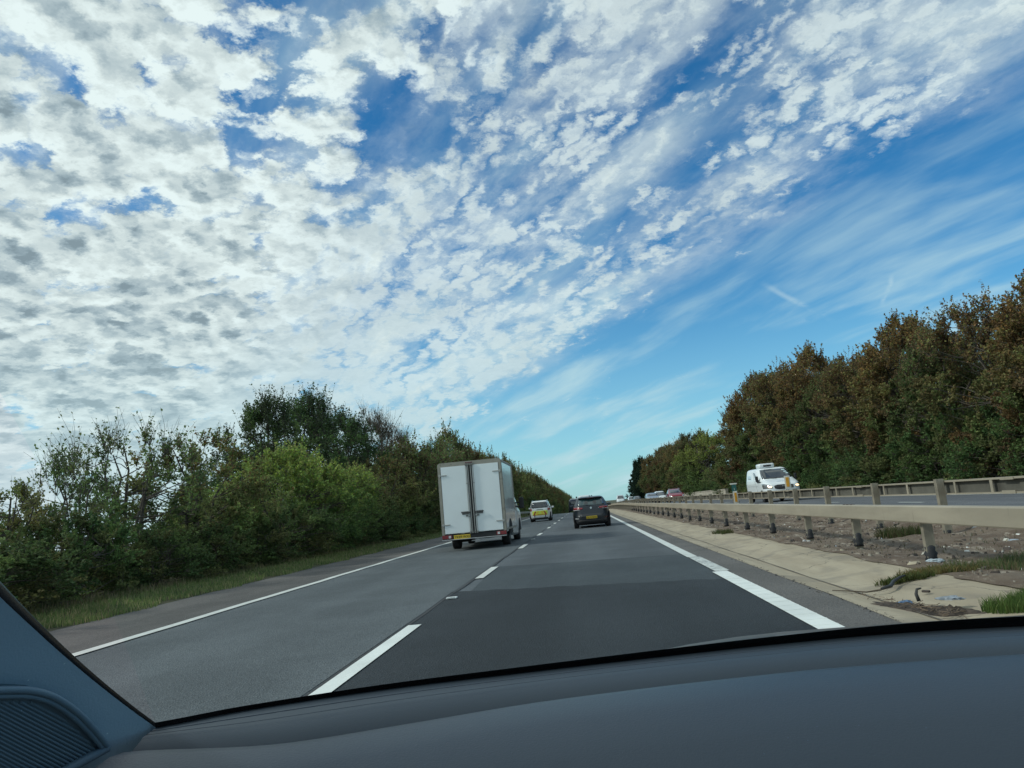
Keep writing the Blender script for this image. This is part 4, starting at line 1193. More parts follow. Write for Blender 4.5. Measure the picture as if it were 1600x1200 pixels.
# hexagonal grille with bars and an oval badge
gr = MB()
for a, b, z0, z1 in ((.28, .50, .71, .765), (.50, .53, .765, .92), (.53, .34, .92, .975)):
    sh.patch(gr, 'front', [(-a, z0), (a, z0), (b, z1), (-b, z1)], 0.012, 10, 2, 0.02)
g_ = gr.build('grille', M_plast, V_, True)
gb = MB()
for z in (.76, .81, .86, .91): sh.patch(gb, 'front', [(-.47, z), (.47, z), (.47, z + .012), (-.47, z + .012)], 0.018, 10, 1, 0.008)
gb.build('grille_bars', mat('grey bars', (.10, .105, .11), .4), g_)
o = MB().lathe([(0.075, 0), (0.075, 0.01), (0.06, 0.016)], (0, 0, 0), 'Y', 24).build('badge', M_chrome, g_); o.scale = (1.25, 1, .5); o.location = sh.S('front', 0, .885) + Vector((0, .012, 0))
for s in (-1, 1):
    q = [(s * .99, .83), (s * .60, .79), (s * .62, .92), (s * .985, 1.12)]
    if s > 0: q = [q[1], q[0], q[3], q[2]]
    q2 = [((.60 if s > 0 else -.985), .80), ((.985 if s > 0 else -.60), .80), ((.985 if s > 0 else -.66), 1.10 if s > 0 else .93), ((.66 if s > 0 else -.985), .93 if s > 0 else 1.10)]
    l = sh.patch(MB(), 'front', q2, 0.012, 8, 4, 0.02, .1).build('headlight', mat('smoked lamp housing', (.16, .17, .18), .12, spec=.9, coat=.6), V_, True)
    cx = s * .74
    sh.patch(MB(), 'front', [(cx - .10, .825), (cx + .10, .825), (cx + .10, .93), (cx - .10, .93)], 0.018, 6, 4, .008, .9).build('lamp', M_lit, l, True)
sh.patch(MB(), 'front', [(-.80, .40), (.80, .40), (.72, .62), (-.72, .62)], 0.010, 12, 3, .015, .06).build('lower_intake', M_plast, V_, True)
plate(V_, sh, 'front', 0, .64, .50, .11, 'LN20 VKA', M_wplate, .02)
tmx = text_mesh('DIRECT FRESH', .075, .002); l = link('bonnet_lettering', tmx, mat('blue lettering', (.08, .22, .32), .5), V_)
nn = sh.normal('front', 0, 1.17); c0 = sh.S('front', 0, 1.17); up = (Vector((0, 0, 1)) - nn * nn.z).normalized(); rt = up.cross(nn)
Mx = Matrix((rt, up, nn)).transposed().to_4x4(); Mx.translation = c0 + nn * .006; l.matrix_local = Mx
for sd in ('left', 'right'):
    sh.patch(MB(), sd, [(.42, 1.16), (.78, 1.16), (.40, 1.80), (.24, 1.80)] if True else None, 0.008, 8, 6, .01).build('side_window', M_glass, V_, True)
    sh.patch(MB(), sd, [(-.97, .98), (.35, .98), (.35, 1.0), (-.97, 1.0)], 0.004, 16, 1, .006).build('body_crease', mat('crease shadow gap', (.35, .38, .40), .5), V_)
    sh.patch(MB(), sd, [(-.97, .33), (.5, .33), (.5, .42), (-.97, .42)], 0.010, 12, 1, .015).build('sill_trim', M_plast, V_)
    sh.patch(MB(), sd, [(.195, .5), (.203, .5), (.203, 1.8), (.195, 1.8)], 0.003, 1, 8, .005).build('door_gap', M_plast, V_)
sh.patch(MB(), 'right', [(-.55, 1.42), (-.12, 1.42), (-.12, 1.66), (-.55, 1.66)], 0.004, 6, 3, .004, .3).build('side_logo', mat('faded blue film', (.42, .55, .62), .5), V_, True)
sh.patch(MB(), 'left', [(-.55, 1.42), (-.12, 1.42), (-.12, 1.66), (-.55, 1.66)], 0.004, 6, 3, .004, .3).build('side_logo', MATS['faded blue film'], V_, True)
for s in (-1, 1):
    MB().box((s * 1.13, 3.58, 1.40), (0.16, 0.15, 0.34), bev=.05).tube([(s * .95, 3.6, 1.30), (s * 1.10, 3.58, 1.32)], .03, 6).build('door_mirror', M_plast, V_)
fu = MB().box((0.22, 2.35, 2.17), (0.92, 0.85, 0.27), bev=.09).build('cooling_unit', M_vw, V_, True)
MB().box((0.20, 2.785, 2.16), (0.46, 0.03, 0.10), bev=.012).build('fan_grille', M_plast, fu)
V_.name = 'panel_van'

RC = [(0.2, .12, 4.1, .80), (0.34, 0, 4.25, .88), (0.6, 0, 4.3, .90), (0.78, .03, 4.2, .90), (0.90, .05, 4.0, .89), (0.98, .08, 3.45, .87), (1.04, .1, 3.2, .85), (1.25, .2, 2.75, .78), (1.42, .3, 2.35, .71), (1.50, .4, 2.1, .66), (1.56, .6, 1.9, .56), (1.58, 1.0, 1.6, .4)]


def oncoming_car(name, x, y, rows, paint, label, cat='car', rails=False, group=None, lit=False):
    root, sh = make_car(name, (x, y + 4.2, gz(x, y)), math.pi, rows, paint, label, n=5.2, cat=cat, group=group)
    zt = rows[-1][0]
    zc = [r for r in rows if r[0] > 0.96][0][0]
    sh.patch(MB(), 'front', [(-.86, zc + .08), (.86, zc + .08), (.84, zt - .13), (-.84, zt - .13)], 0.008, 10, 6, .01, .08).build('windscreen', M_glass, root, True)
    for sd in ('left', 'right'):
        sh.patch(MB(), sd, [(-.72, zc + .03), (.42, zc + .03), (.15, zt - .14), (-.6, zt - .14)], 0.006, 10, 4).build('side_window', M_glass, root, True)
    for s in (-1, 1):
        q = [((.62 if s > 0 else -.97), .70), ((.97 if s > 0 else -.62), .70), ((.97 if s > 0 else -.66), .86 if s > 0 else .82), ((.66 if s > 0 else -.97), .82 if s > 0 else .86)]
        sh.patch(MB(), 'front', q, 0.012, 6, 3, .02).build('headlight', M_lit if lit else M_clear, root, True)
        mirror(root, s * .87, 2.85, 1.0, s, paint, (.18, .12, .13))
        if rails: MB().tube([(s * .6, .7, zt - .04), (s * .6, .85, zt + .02), (s * .6, 2.0, zt + .01), (s * .6, 2.15, zt - .06)], .018, 6).build('roof_rail', M_chrome, root)
    sh.patch(MB(), 'front', [(-.55, .52), (.55, .52), (.58, .72), (-.58, .72)], 0.010, 8, 3, .015, .1).build('grille', M_plast, root, True)
    sh.patch(MB(), 'front', [(-.7, .26), (.7, .26), (.7, .42), (-.7, .42)], 0.010, 8, 3, .015).build('lower_intake', M_plast, root, True)
    plate(root, sh, 'front', 0, .47, .5, .11, 'KX15', M_wplate, .014)
    return root


M_redp = carpaint('red paint', (0.24, 0.018, 0.035), 0.3, .2, 0.1)
M_silv = carpaint('silver blue paint', (0.30, 0.35, 0.42), 0.3, .6, 0.1)
M_blk = carpaint('black car paint', (0.02, 0.025, 0.03), 0.3, .3, 0.1)
oncoming_car('people_carrier', 11.45, 96.5, [(a * 1.06, b, c_, d * 1.05) for a, b, c_, d in RC], M_redp, 'oncoming red people carrier beside the concrete parapet, nearest of the distant cars', rails=True)
S2 = [(a * .93, b, c_, d) for a, b, c_, d in RC]
oncoming_car('saloon_car', 9.65, 109, S2, M_silv, 'oncoming silver blue car just left of the red people carrier')
oncoming_car('sport_utility_car', 12.25, 124, [(a * 1.14, b, c_, d * 1.05) for a, b, c_, d in RC], M_vw, 'oncoming white car with tall roof, behind the silver blue car and the red one')
oncoming_car('delivery_van', 9.3, 196, [(a * 1.55, b, c_, d * 1.15) for a, b, c_, d in RC], M_vw, 'tiny oncoming white van, farthest left of the distant oncoming traffic', cat='van', rails=True)
oncoming_car('estate_car', 12.6, 206, [(a * 1.22, b, c_, d) for a, b, c_, d in RC], M_vw, 'tiny distant white car between the tiny white van and the dark car')
oncoming_car('distant_car', 13.0, 188, [(a * 1.15, b, c_, d) for a, b, c_, d in RC], M_blk, 'tiny distant dark car left of the silver blue one')


# ---------------------------------------------------------------- trees and plants
M_leaf = vcol_mat('foliage', 0.7, 0.42, 0.10)
M_bark = mat('bark', (0.085, 0.075, 0.062), 0.95, var=0.35, scale=6, bump=0.6, bscale=25)


def tubes_np(segs, nside):
    """segs: list of (polyline Nx3, radii N) -> V, F quads"""
    V, F = [], []
    off = 0
    ang = np.linspace(0, 2 * np.pi, nside, endpoint=False)
    ca, sa = np.cos(ang), np.sin(ang)
    for pts, rad in segs:
        pts = np.asarray(pts, float); rad = np.asarray(rad, float)
        d = np.gradient(pts, axis=0)
        d /= np.linalg.norm(d, axis=1)[:, None] + 1e-9
        ref = np.array([1.0, 0.2, 0.1]) if abs(d[0, 2]) > 0.6 else np.array([0.1, 0.1, 1.0])
        a = np.cross(d, ref); a /= np.linalg.norm(a, axis=1)[:, None] + 1e-9
        b = np.cross(d, a)
        ring = pts[:, None, :] + (a[:, None, :] * ca[None, :, None] + b[:, None, :] * sa[None, :, None]) * rad[:, None, None]
        n = len(pts)
        V.append(ring.reshape(-1, 3))
        i = np.arange(n - 1)[:, None] * nside; k = np.arange(nside)[None, :]
        k2 = (k + 1) % nside
        F.append(np.stack([i + k, i + k2, i + nside + k2, i + nside + k], -1).reshape(-1, 4) + off)
        off += n * nside
    return np.concatenate(V), np.concatenate(F)


def make_tree(seed, H, R, t0=0.04, nclump=90, ntwig=9, nleaf=26, leaf=0.10, cols=((0.04, 0.07, 0.02),), top=None, sparse=0.0, shape=0.6, stems=3, clump=0.16, tall=0.0, gaps=0.0, conifer=False, twr=0.006):
    """returns (trunk mesh, crown mesh). Clumps of leaves on twigs fill an uneven envelope; a bough reaches each clump"""
    r = np.random.default_rng(seed)
    stem_paths = []
    for s in range(stems):
        a = r.random() * 6.28; lean = R * (0.15 + 0.45 * r.random()) * (0 if stems == 1 else 1)
        n = 7; t = np.linspace(0, 1, n)
        base = np.array([math.cos(a), math.sin(a)]) * (0.12 * (stems > 1))
        p = np.stack([base[0] + math.cos(a) * lean * t ** 1.3, base[1] + math.sin(a) * lean * t ** 1.3, H * (0.93 - 0.12 * r.random()) * t], 1)
        p[1:-1, :2] += r.normal(0, 0.05 * R, (n - 2, 2))
        p[0, 2] = -0.2
        r0 = 0.013 * H + 0.02
        stem_paths.append((p, r0 * (1 - 0.85 * t) + 0.006))
    segs = list(stem_paths)
    # clump centres
    C_, CR = [], []
    ph = r.random(6) * 6.28
    tries = 0
    while len(C_) < nclump and tries < nclump * 30:
        tries += 1
        t = t0 + (1 - t0) * r.random()
        a = r.random() * 6.28
        if conifer:
            pr_ = (1 - t) ** 0.85 + 0.04
        else:
            pr_ = math.sin(math.pi * min(1, max(0.0, (t * (1 - shape * .0)) ** (0.5 + shape)))) ** 0.55 * 0.95 + 0.05 if t > 0.45 else 0.80 + 0.2 * t / 0.45
            if shape < 0.5: pr_ = min(pr_, 0.55 + t)
        lob = 1 + 0.20 * math.sin(2 * a + ph[0] + t * 3) + 0.15 * math.sin(3 * a + ph[1] - t * 5) + 0.12 * math.sin(5 * a + ph[2] + t * 9)
        rr = R * pr_ * lob * (0.35 + 0.65 * math.sqrt(r.random()))
        c = np.array([rr * math.cos(a), rr * math.sin(a), t * H * (0.94 + 0.06 * math.sin(a * 2 + ph[3]))])
        if gaps and mnoise.noise(Vector(c * (2.2 / R)) + Vector((seed, 0, 0))) < -0.25 + gaps * 0.5 - 0.2: continue
        C_.append(c); CR.append(clump * R * (0.75 + 0.6 * r.random()) * (1.0 if t < 0.75 else 0.8))
    C_ = np.array(C_); CR = np.array(CR)
    allp = np.concatenate([p for p, _ in stem_paths])
    for c, cr in zip(C_, CR):
        cand = allp[allp[:, 2] < c[2] - 0.05 * H]
        if len(cand) == 0: cand = allp[:2]
        d = np.linalg.norm(cand - c, axis=1) + 0.35 * (c[2] - cand[:, 2])
        q = cand[np.argmin(d)]
        mid = (q + c) / 2 + r.normal(0, 0.06 * R, 3); mid[2] -= 0.04 * H * r.random()
        L = np.linalg.norm(c - q)
        segs.append((np.array([q, mid, c]), np.array([0.010 + 0.011 * L, 0.007 + 0.006 * L, 0.005])))
    tv, tf = tubes_np(segs, 6)
    # twigs
    n = len(C_)
    TC = np.repeat(C_, ntwig, 0); TR_ = np.repeat(CR, ntwig)
    out_ = TC - np.array([0, 0, H * 0.35]); out_ /= np.linalg.norm(out_, axis=1)[:, None] + 1e-6
    dr = r.normal(0, 1, TC.shape); dr /= np.linalg.norm(dr, axis=1)[:, None]
    dr = dr + out_ * 0.75 + np.array([0, 0, 0.35 if not conifer else -0.15]); dr /= np.linalg.norm(dr, axis=1)[:, None]
    tl_ = TR_ * (0.9 + 0.8 * r.random(len(TR_)))
    topz = TC[:, 2] / H
    longer = (topz > 0.72) & (r.random(len(TR_)) < 0.35 + tall * .5)
    tl_ = np.where(longer, tl_ * (1.3 + tall * r.random(len(tl_))), tl_)
    dr[longer, 2] += 0.9; dr /= np.linalg.norm(dr, axis=1)[:, None]
    E_ = TC + dr * tl_[:, None]
    M_ = (TC + E_) / 2 + r.normal(0, 0.06, TC.shape) * tl_[:, None]
    tw = [(np.array([a_, b_, c__]), np.array([twr * 1.5, twr, twr * .5])) for a_, b_, c__ in zip(TC, M_, E_)]
    wv_, wf = tubes_np(tw, 3)
    TV = np.concatenate([tv, wv_]); TF = np.concatenate([tf, wf + len(tv)])
    # leaves
    NL = len(E_) * nleaf
    t = 0.15 + 0.9 * r.random(NL) ** 0.8
    I = np.repeat(np.arange(len(E_)), nleaf)
    keep_p = 1 - sparse * np.clip((topz[I] - 0.35) / 0.5, 0, 1) * np.clip(t + 0.2, 0, 1)
    keep_p = np.where(longer[I] & (t > 0.7), keep_p * (1 - 0.6 * max(sparse, 0.2)), keep_p)
    keep = r.random(NL) < keep_p
    I, t = I[keep], t[keep]; NL = len(I)
    pos = TC[I] * (1 - t)[:, None] + E_[I] * t[:, None] + r.normal(0, 1, (NL, 3)) * (0.24 * TR_[I])[:, None] * (1.15 - 0.95 * np.clip(t, 0, 1))[:, None]
    pos[:, 2] = np.maximum(pos[:, 2], 0.02 + 0.05 * r.random(NL))
    nrm = r.normal(0, 1, (NL, 3)) + np.array([0, 0, 0.6]); nrm /= np.linalg.norm(nrm, axis=1)[:, None]
    a1 = np.cross(nrm, r.normal(0, 1, (NL, 3))); a1 /= np.linalg.norm(a1, axis=1)[:, None] + 1e-9
    a2 = np.cross(nrm, a1)
    sz = leaf * (0.6 + 0.8 * r.random(NL))
    l1 = a1 * (sz * 0.5)[:, None]; l2 = a2 * (sz * (0.16 if conifer else 0.30))[:, None]
    LV = np.stack([pos - l1, pos + l2 + l1 * 0.1, pos + l1, pos - l2 + l1 * 0.1], 1)
    LV[:, 1] += nrm * (sz * 0.08)[:, None]; LV[:, 3] += nrm * (sz * 0.08)[:, None]
    LF = np.arange(NL * 4).reshape(-1, 4)
    cols = np.array(cols)
    ci = np.repeat(r.integers(0, len(cols), n), ntwig)[I]
    mixc = r.integers(0, len(cols), NL)
    c = cols[ci] * 0.72 + cols[mixc] * 0.28
    if top is not None:
        w = np.clip((pos[:, 2] / H - 0.35) / 0.45 + r.normal(0, 0.22, NL), 0, 1)[:, None]
        topa = np.array(top); c = c * (1 - w) + topa[r.integers(0, len(topa), NL)] * w
    clv = np.repeat(0.75 + 0.5 * r.random(n), ntwig)[I]
    c = c * (clv * (0.7 + 0.6 * r.random(NL)))[:, None]
    tm_ = np_mesh('trunk', TV, TF, 4, None, True); tm_.materials.append(M_bark)
    cm_ = np_mesh('crown', LV.reshape(-1, 3), LF, 4, np.repeat(c, 4, 0)); cm_.materials.append(M_leaf)
    return tm_, cm_


G1, G2, G3 = (0.055, 0.100, 0.036), (0.092, 0.145, 0.046), (0.135, 0.190, 0.056)
OL, OL2 = (0.175, 0.172, 0.060), (0.122, 0.128, 0.050)
BR1, BR2, BR3 = (0.215, 0.125, 0.058), (0.155, 0.102, 0.058), (0.26, 0.150, 0.052)
YG = (0.215, 0.265, 0.050)
LB = lambda c: tuple(min(.6, x * 1.5) for x in c)
G1, G2, G3, OL, OL2, YG = map(LB, (G1, G2, G3, OL, OL2, YG))
PT = {
    'olive': make_tree(1, 5.0, 2.3, nclump=110, nleaf=24, ntwig=9, leaf=0.105, cols=(G2, OL2, OL, G3), sparse=0.45, tall=0.8, stems=5, clump=0.17, gaps=0.5),
    'twiggy': make_tree(2, 5.0, 2.3, nclump=110, nleaf=20, ntwig=9, leaf=0.10, cols=(G1, G2, OL2, G2), sparse=0.80, tall=1.6, stems=6, clump=0.17, gaps=0.4),
    'russet': make_tree(3, 5.0, 2.4, nclump=120, nleaf=24, ntwig=9, leaf=0.11, cols=(G3, G2, OL2), top=(BR1, OL, G3, OL2), sparse=0.35, tall=0.7, stems=4, clump=0.17, gaps=0.3),
    'bright': make_tree(4, 4.5, 2.7, nclump=170, nleaf=30, ntwig=9, leaf=0.10, cols=(G2, G3, G1), top=(YG, G3, OL), sparse=0.1, tall=0.2, stems=5, clump=0.17),
    'dark': make_tree(5, 5.0, 2.6, nclump=160, nleaf=28, ntwig=9, leaf=0.11, cols=(G1, G2, OL2), top=(G2, OL2, BR2), sparse=0.25, tall=0.6, stems=4, clump=0.17),
}
G1, G2, G3, OL, OL2 = (tuple(x / 1.2 for x in c) for c in (G1, G2, G3, OL, OL2))
PT |= {
    'open': make_tree(26, 9.0, 4.1, t0=0.30, nclump=170, nleaf=26, ntwig=9, leaf=0.13, cols=(G1, (0.04, 0.055, 0.03), G2), sparse=0.35, tall=0.6, stems=3, clump=0.16, gaps=0.8, twr=.009),
    'bare': make_tree(7, 10.0, 3.0, t0=0.3, nclump=120, nleaf=12, ntwig=12, leaf=0.12, cols=((0.05, 0.055, 0.035), G1, BR2), sparse=0.92, tall=1.5, stems=4, clump=0.17, gaps=0.5, twr=.010),
    'rust': make_tree(8, 10.0, 3.7, nclump=230, nleaf=38, ntwig=9, leaf=0.14, cols=(OL2, BR1, G2, BR2), top=(BR1, BR3, BR2, OL), sparse=0.35, tall=0.9, stems=4, clump=0.14, shape=0.4, twr=.010),
    'brown': make_tree(9, 10.0, 3.7, nclump=230, nleaf=38, ntwig=9, leaf=0.14, cols=(BR2, OL2, OL2, G2, BR1), top=(BR1, BR2, OL), sparse=0.45, tall=1.0, stems=4, clump=0.14, shape=0.4, gaps=0.2, twr=.010),
    'ivy': make_tree(10, 10.0, 3.6, nclump=240, nleaf=36, ntwig=9, leaf=0.135, cols=(G1, G2, G1, OL2), top=(OL2, G2, BR2), sparse=0.3, tall=0.7, stems=3, clump=0.14, shape=0.4, twr=.010),
    'pine': make_tree(11, 12.0, 3.2, nclump=260, nleaf=40, ntwig=8, leaf=0.22, cols=((0.016, 0.038, 0.024), (0.022, 0.046, 0.026)), stems=1, clump=0.16, conifer=True),
    'bush': make_tree(12, 2.4, 1.7, nclump=70, nleaf=30, ntwig=8, leaf=0.095, cols=(G1, G2, OL2, G1), sparse=0.1, tall=0.4, stems=5, clump=0.24),
}
BASEH = dict(olive=5, twiggy=5, russet=5, bright=4.5, dark=5, open=9, bare=10, rust=10, brown=10, ivy=10, pine=12, bush=2.4)


def place_tree(kind, x, y, h, wscale=None, rz=None, label=None, group=None, name=None, cat='tree'):
    if kind in ('rust', 'brown', 'ivy') and h > 6: h *= 0.93 + 0.15 * rnd.random()
    s = h / BASEH[kind]
    w = wscale or s
    root = empty(name or {'pine': 'conifer_tree', 'bush': 'shrub'}.get(kind, 'broadleaf_tree'), (x, y, gz(x, y) - 0.05), rnd.random() * 6.28 if rz is None else rz, label=label, cat=cat, group=group)
    tm_, cm_ = PT[kind]
    for nm, me in (('trunk', tm_), ('crown', cm_)):
        o = bpy.data.objects.new(nm, me); COL.objects.link(o); o.parent = root; o.scale = (w, w, s)
    return root


LEFT = [
    ('olive', -11.0, 11.6, 1.9, 'low pale olive bush tree at the far left edge above the pillar of the windscreen'),
    ('olive', -10.9, 13.6, 2.35, 'small loose olive tree with sky showing through, second from the left edge'),
    ('twiggy', -11.0, 15.7, 2.9, 'grey green twiggy tree with thin feathery top, left of the tall bare shoots'),
    ('twiggy', -11.2, 18.3, 3.75, 'tall bare shoots above a green thicket, left of the russet tree'),
    ('russet', -10.8, 20.9, 3.75, 'leafy tree with orange brown top on the left, beside the bare shoots'),
    ('olive', -10.9, 23.2, 2.3, 'loose green tree with sky gaps, between the russet and the bright green trees'),
    ('bright', -10.6, 27.3, 3.75, 'dense rounded bright yellow green tree left of the box truck'),
    ('bright', -10.5, 31.6, 3.3, 'smaller green tree joined to the right of the bright yellow green one'),
    ('dark', -10.5, 35.6, 3.3, 'low dark green and russet tree in front of the tall bare tree'),
    ('russet', -10.7, 40.2, 4.1, 'reddish brown tree in the hedge row left of the box truck'),
    ('dark', -10.7, 45.2, 4.7, 'green and brown tree whose crown rises towards the box truck'),
    ('dark', -10.8, 51.2, 5.6, 'dark olive tree just left of the top of the box truck'),
    ('twiggy', -10.9, 57.5, 6.2, 'twiggy topped tree beside the upper left corner of the box truck'),
    ('dark', -11.1, 64.0, 6.4, 'dark tree whose leaves poke above the roof of the box truck'),
    ('open', -16.0, 38.5, 7.6, 'tall airy dark tree behind the bright green tree, left half of the high clump'),
    ('open', -16.2, 45.0, 8.6, 'tall airy dark tree with black limbs showing, behind the bright green tree'),
    ('open', -16.4, 52.0, 8.3, 'airy dark tree right of the gap in the high clump'),
    ('bare', -16.5, 61.0, 10.0, 'tall nearly bare grey tree with upright twigs behind the hedge'),
    ('bare', -16.8, 69.0, 9.6, 'nearly bare tree, lower and to the right of the tallest bare one'),
]
for k_, x, y, h, lb in LEFT:
    place_tree(k_, x, y, h, wscale=(h / BASEH[k_]) * (1.12 if k_ in ('bright', 'dark') else 1.0) if h < 6 else None, label=lb, group='hedgerow trees left of the road')
# understorey shrubs filling the foot of the hedge
for i in range(24):
    y = 9.5 + i * 2.4
    place_tree('bush', -9.45 - rnd.random() * 0.5, y + rnd.uniform(-.5, .5), 0.95 + 0.6 * rnd.random(), wscale=0.62 + 0.2 * rnd.random(), label='low dark shrub at the foot of the hedgerow left of the road' if y > 24 else 'low shrub beside the pale left end of the verge, %s' % ['nearest the pillar', 'second from the pillar', 'third from the pillar', 'fourth from the pillar', 'fifth from the pillar', 'sixth from the pillar', 'seventh from the pillar'][min(i, 6)], group='low shrubs under the left hedgerow', cat='shrub')
for i in range(12):
    place_tree('bush', -13.2 - rnd.random(), 26 + i * 3.4, 1.9 + rnd.random(), label='dense shrub filling the back of the hedgerow left of the road', group='shrubs at the back of the left hedgerow', cat='shrub')
y = 71.0; i = 0
while y < 620:
    h = 7.4 + 0.9 * rnd.random() - crest(y) * 0.75
    place_tree(['dark', 'brown', 'russet', 'dark', 'rust'][i % 5], -11.3 - rnd.random() * 0.8, y, h * (1.0 if y < 190 else 0.98), wscale=(h / BASEH[['dark', 'brown', 'russet', 'dark', 'rust'][i % 5]]) * (0.75 if BASEH[['dark', 'brown', 'russet', 'dark', 'rust'][i % 5]] == 5 else 0.95),
               label='brown and green tree in the distant left row between the box truck and the hatchback', group='distant trees of the left row')
    y += 4.6 + y * 0.018; i += 1

RIGHT = [
    ('ivy', 18.6, 25.0, 7.0, 'dark green tree at the right edge of the picture, its lower crown reaching the barrier'),
    ('rust', 18.4, 30.0, 7.7, 'tallest looking rust brown tree in the upper right corner'),
    ('brown', 18.6, 35.2, 7.7, 'brown tree with thin twigs just left of the corner tree on the right'),
    ('ivy', 18.2, 39.6, 7.5, 'ivy green tree between two brown trees on the right bank'),
    ('rust', 18.8, 44.6, 8.4, 'russet tree with spiky upright twigs on the right bank'),
    ('brown', 18.4, 50.4, 8.6, 'dull brown tree in the middle of the right bank'),
    ('ivy', 18.5, 55.6, 8.8, 'dark ivy covered tree in the middle of the right bank'),
    ('rust', 18.7, 61.2, 9.9, 'reddish brown tree above and right of the white van'),
    ('brown', 18.3, 67.0, 10.0, 'olive brown tree directly above the white van'),
    ('ivy', 18.6, 73.0, 10.4, 'greener tree left of the one above the white van'),
    ('rust', 18.5, 79.5, 11.0, 'rusty tree second from the left end of the near right bank'),
    ('brown', 18.3, 86.5, 10.6, 'brown tree at the left end of the near right bank, sloping down to the gap'),
]
for k_, x, y, h, lb in RIGHT:
    place_tree(k_, x, y, h, label=lb, group='trees on the right bank')
for i in range(11):
    kk = ['brown', 'ivy', 'rust'][i % 3]
    place_tree(kk, 23.5 + rnd.random() * 1.5, 28 + i * 5.4, 7.9 + rnd.random() * 0.8 + (i > 4) * 0.8 + (i > 6) * 1.2, label='brown tree of the rear rank on the right bank, seen between the front trees', group='rear rank of trees on the right bank')
for i in range(26):
    place_tree('bush', 16.9 + rnd.random() * 0.8, 21 + i * 2.9, 2.0 + rnd.random() * 1.0, wscale=1.0 + .3 * rnd.random(), label='dark green shrub at the foot of the trees on the right bank', group='shrubs along the foot of the right bank', cat='shrub')
for k_, x, y, h, lb in (('ivy', 20.5, 99, 5.2, 'low tree in the gap left of the near right bank'), ('bright', 19.0, 112, 8.2, 'rounded green tree just left of the gap in the right bank'), ('dark', 17.6, 104, 3.6, 'small dark tree beside the concrete parapet')):
    place_tree(k_, x, y, h, label=lb, group='trees on the right bank')
y = 119.0; i = 0
while y < 194:
    h = 9.4 + 0.9 * rnd.random() - crest(y) * .35
    place_tree(['ivy', 'brown', 'rust'][i % 3], 17.8 + rnd.random(), y, h, label='rust brown tree in the farther group behind the oncoming cars', group='farther trees behind the oncoming cars')
    y += 6.0; i += 1
for i, (y, h) in enumerate(((201, 11.2), (210, 12.2), (221, 11.6), (233, 12.6))):
    place_tree('pine', 16.2 + 0.1 * i, y, h, label=['dark conifer nearest to the rust brown group', 'dark conifer second from the rust brown group', 'dark conifer third from the rust brown group', 'dark pointed conifer at the far left end of the right tree line'][i], group='dark conifers at the end of the right tree line')
for i in range(6):
    place_tree('ivy', 20.5 + i * 1.5, 255 + i * 22, 9.5, label='dark tree beyond the conifers at the end of the right tree line', group='trees beyond the conifers')

# ---------------------------------------------------------------- grass
def grass(name, n, area, h, w, cols, seed, label, bend=0.35, lift=0.0):
    r = np.random.default_rng(seed)
    XY = np.array([area(r) for _ in range(n)])
    Z = np.array([gz(x, y) for x, y in XY]) + lift
    hh = h * (0.4 + 0.9 * r.random(n))
    a = r.random(n) * 6.28; b = r.random(n) * 6.28
    base = np.stack([XY[:, 0], XY[:, 1], Z], 1)
    side = np.stack([np.cos(a), np.sin(a), np.zeros(n)], 1) * (w * (0.5 + r.random(n)))[:, None]
    lean = np.stack([np.cos(b), np.sin(b), np.zeros(n)], 1) * (bend * hh * (0.3 + r.random(n)))[:, None]
    up = np.stack([np.zeros(n), np.zeros(n), hh], 1)
    v = np.stack([base - side, base + side, base + side * .6 + lean * .35 + up * .6, base - side * .6 + lean * .35 + up * .6, base + lean + up], 1).reshape(-1, 3)
    k = np.arange(n)[:, None] * 5
    # two quads per blade; the tip quad repeats its last corner as a thin sliver point
    tip = v.reshape(n, 5, 3)[:, 4] + side * 0.08
    v = np.concatenate([v.reshape(n, 5, 3), tip[:, None]], 1).reshape(-1, 3)
    k = np.arange(n)[:, None] * 6
    F = np.concatenate([k + np.array([[0, 1, 2, 3]]), k + np.array([[3, 2, 5, 4]])], 0)
    cols = np.array(cols)
    c = cols[r.integers(0, len(cols), n)] * (0.7 + 0.6 * r.random(n))[:, None]
    me = np_mesh(name, v, F, 4, np.repeat(c, 6, 0))
    o = link(name, me, M_leaf)
    return tag(o, label, 'grass', None, 'stuff')


def verge_area(r):
    y = 9 + 95 * r.random() ** 1.9
    e = 0.10 * math.sin(y * 1.7) + 0.07 * math.sin(y * 4.1)
    x = -7.42 + e - 1.5 * r.random() ** 1.1
    return x, y


grass('verge_grass', 60000, verge_area, 0.085, 0.006, ((0.20, 0.25, 0.09), (0.15, 0.21, 0.07), (0.31, 0.28, 0.15), (0.11, 0.17, 0.06)), 1, 'strip of short green grass along the left edge of the road')
def tall_area(r):
    y = 10 + 85 * r.random() ** 1.6
    return -8.45 - 0.4 * r.random(), y


grass('verge_weeds', 9000, tall_area, 0.17, 0.006, ((0.16, 0.17, 0.07), (0.09, 0.12, 0.05), (0.27, 0.235, 0.14)), 2, 'taller seeded grass stems in front of the left hedgerow', 0.25)
def ell(cx, cy, rx, ry):
    def f(r):
        a, q = r.random() * 6.28, math.sqrt(r.random())
        return cx + rx * q * math.cos(a) * (1 + .2 * math.sin(3 * a)), cy + ry * q * math.sin(a) * (1 + .2 * math.sin(5 * a))
    return f


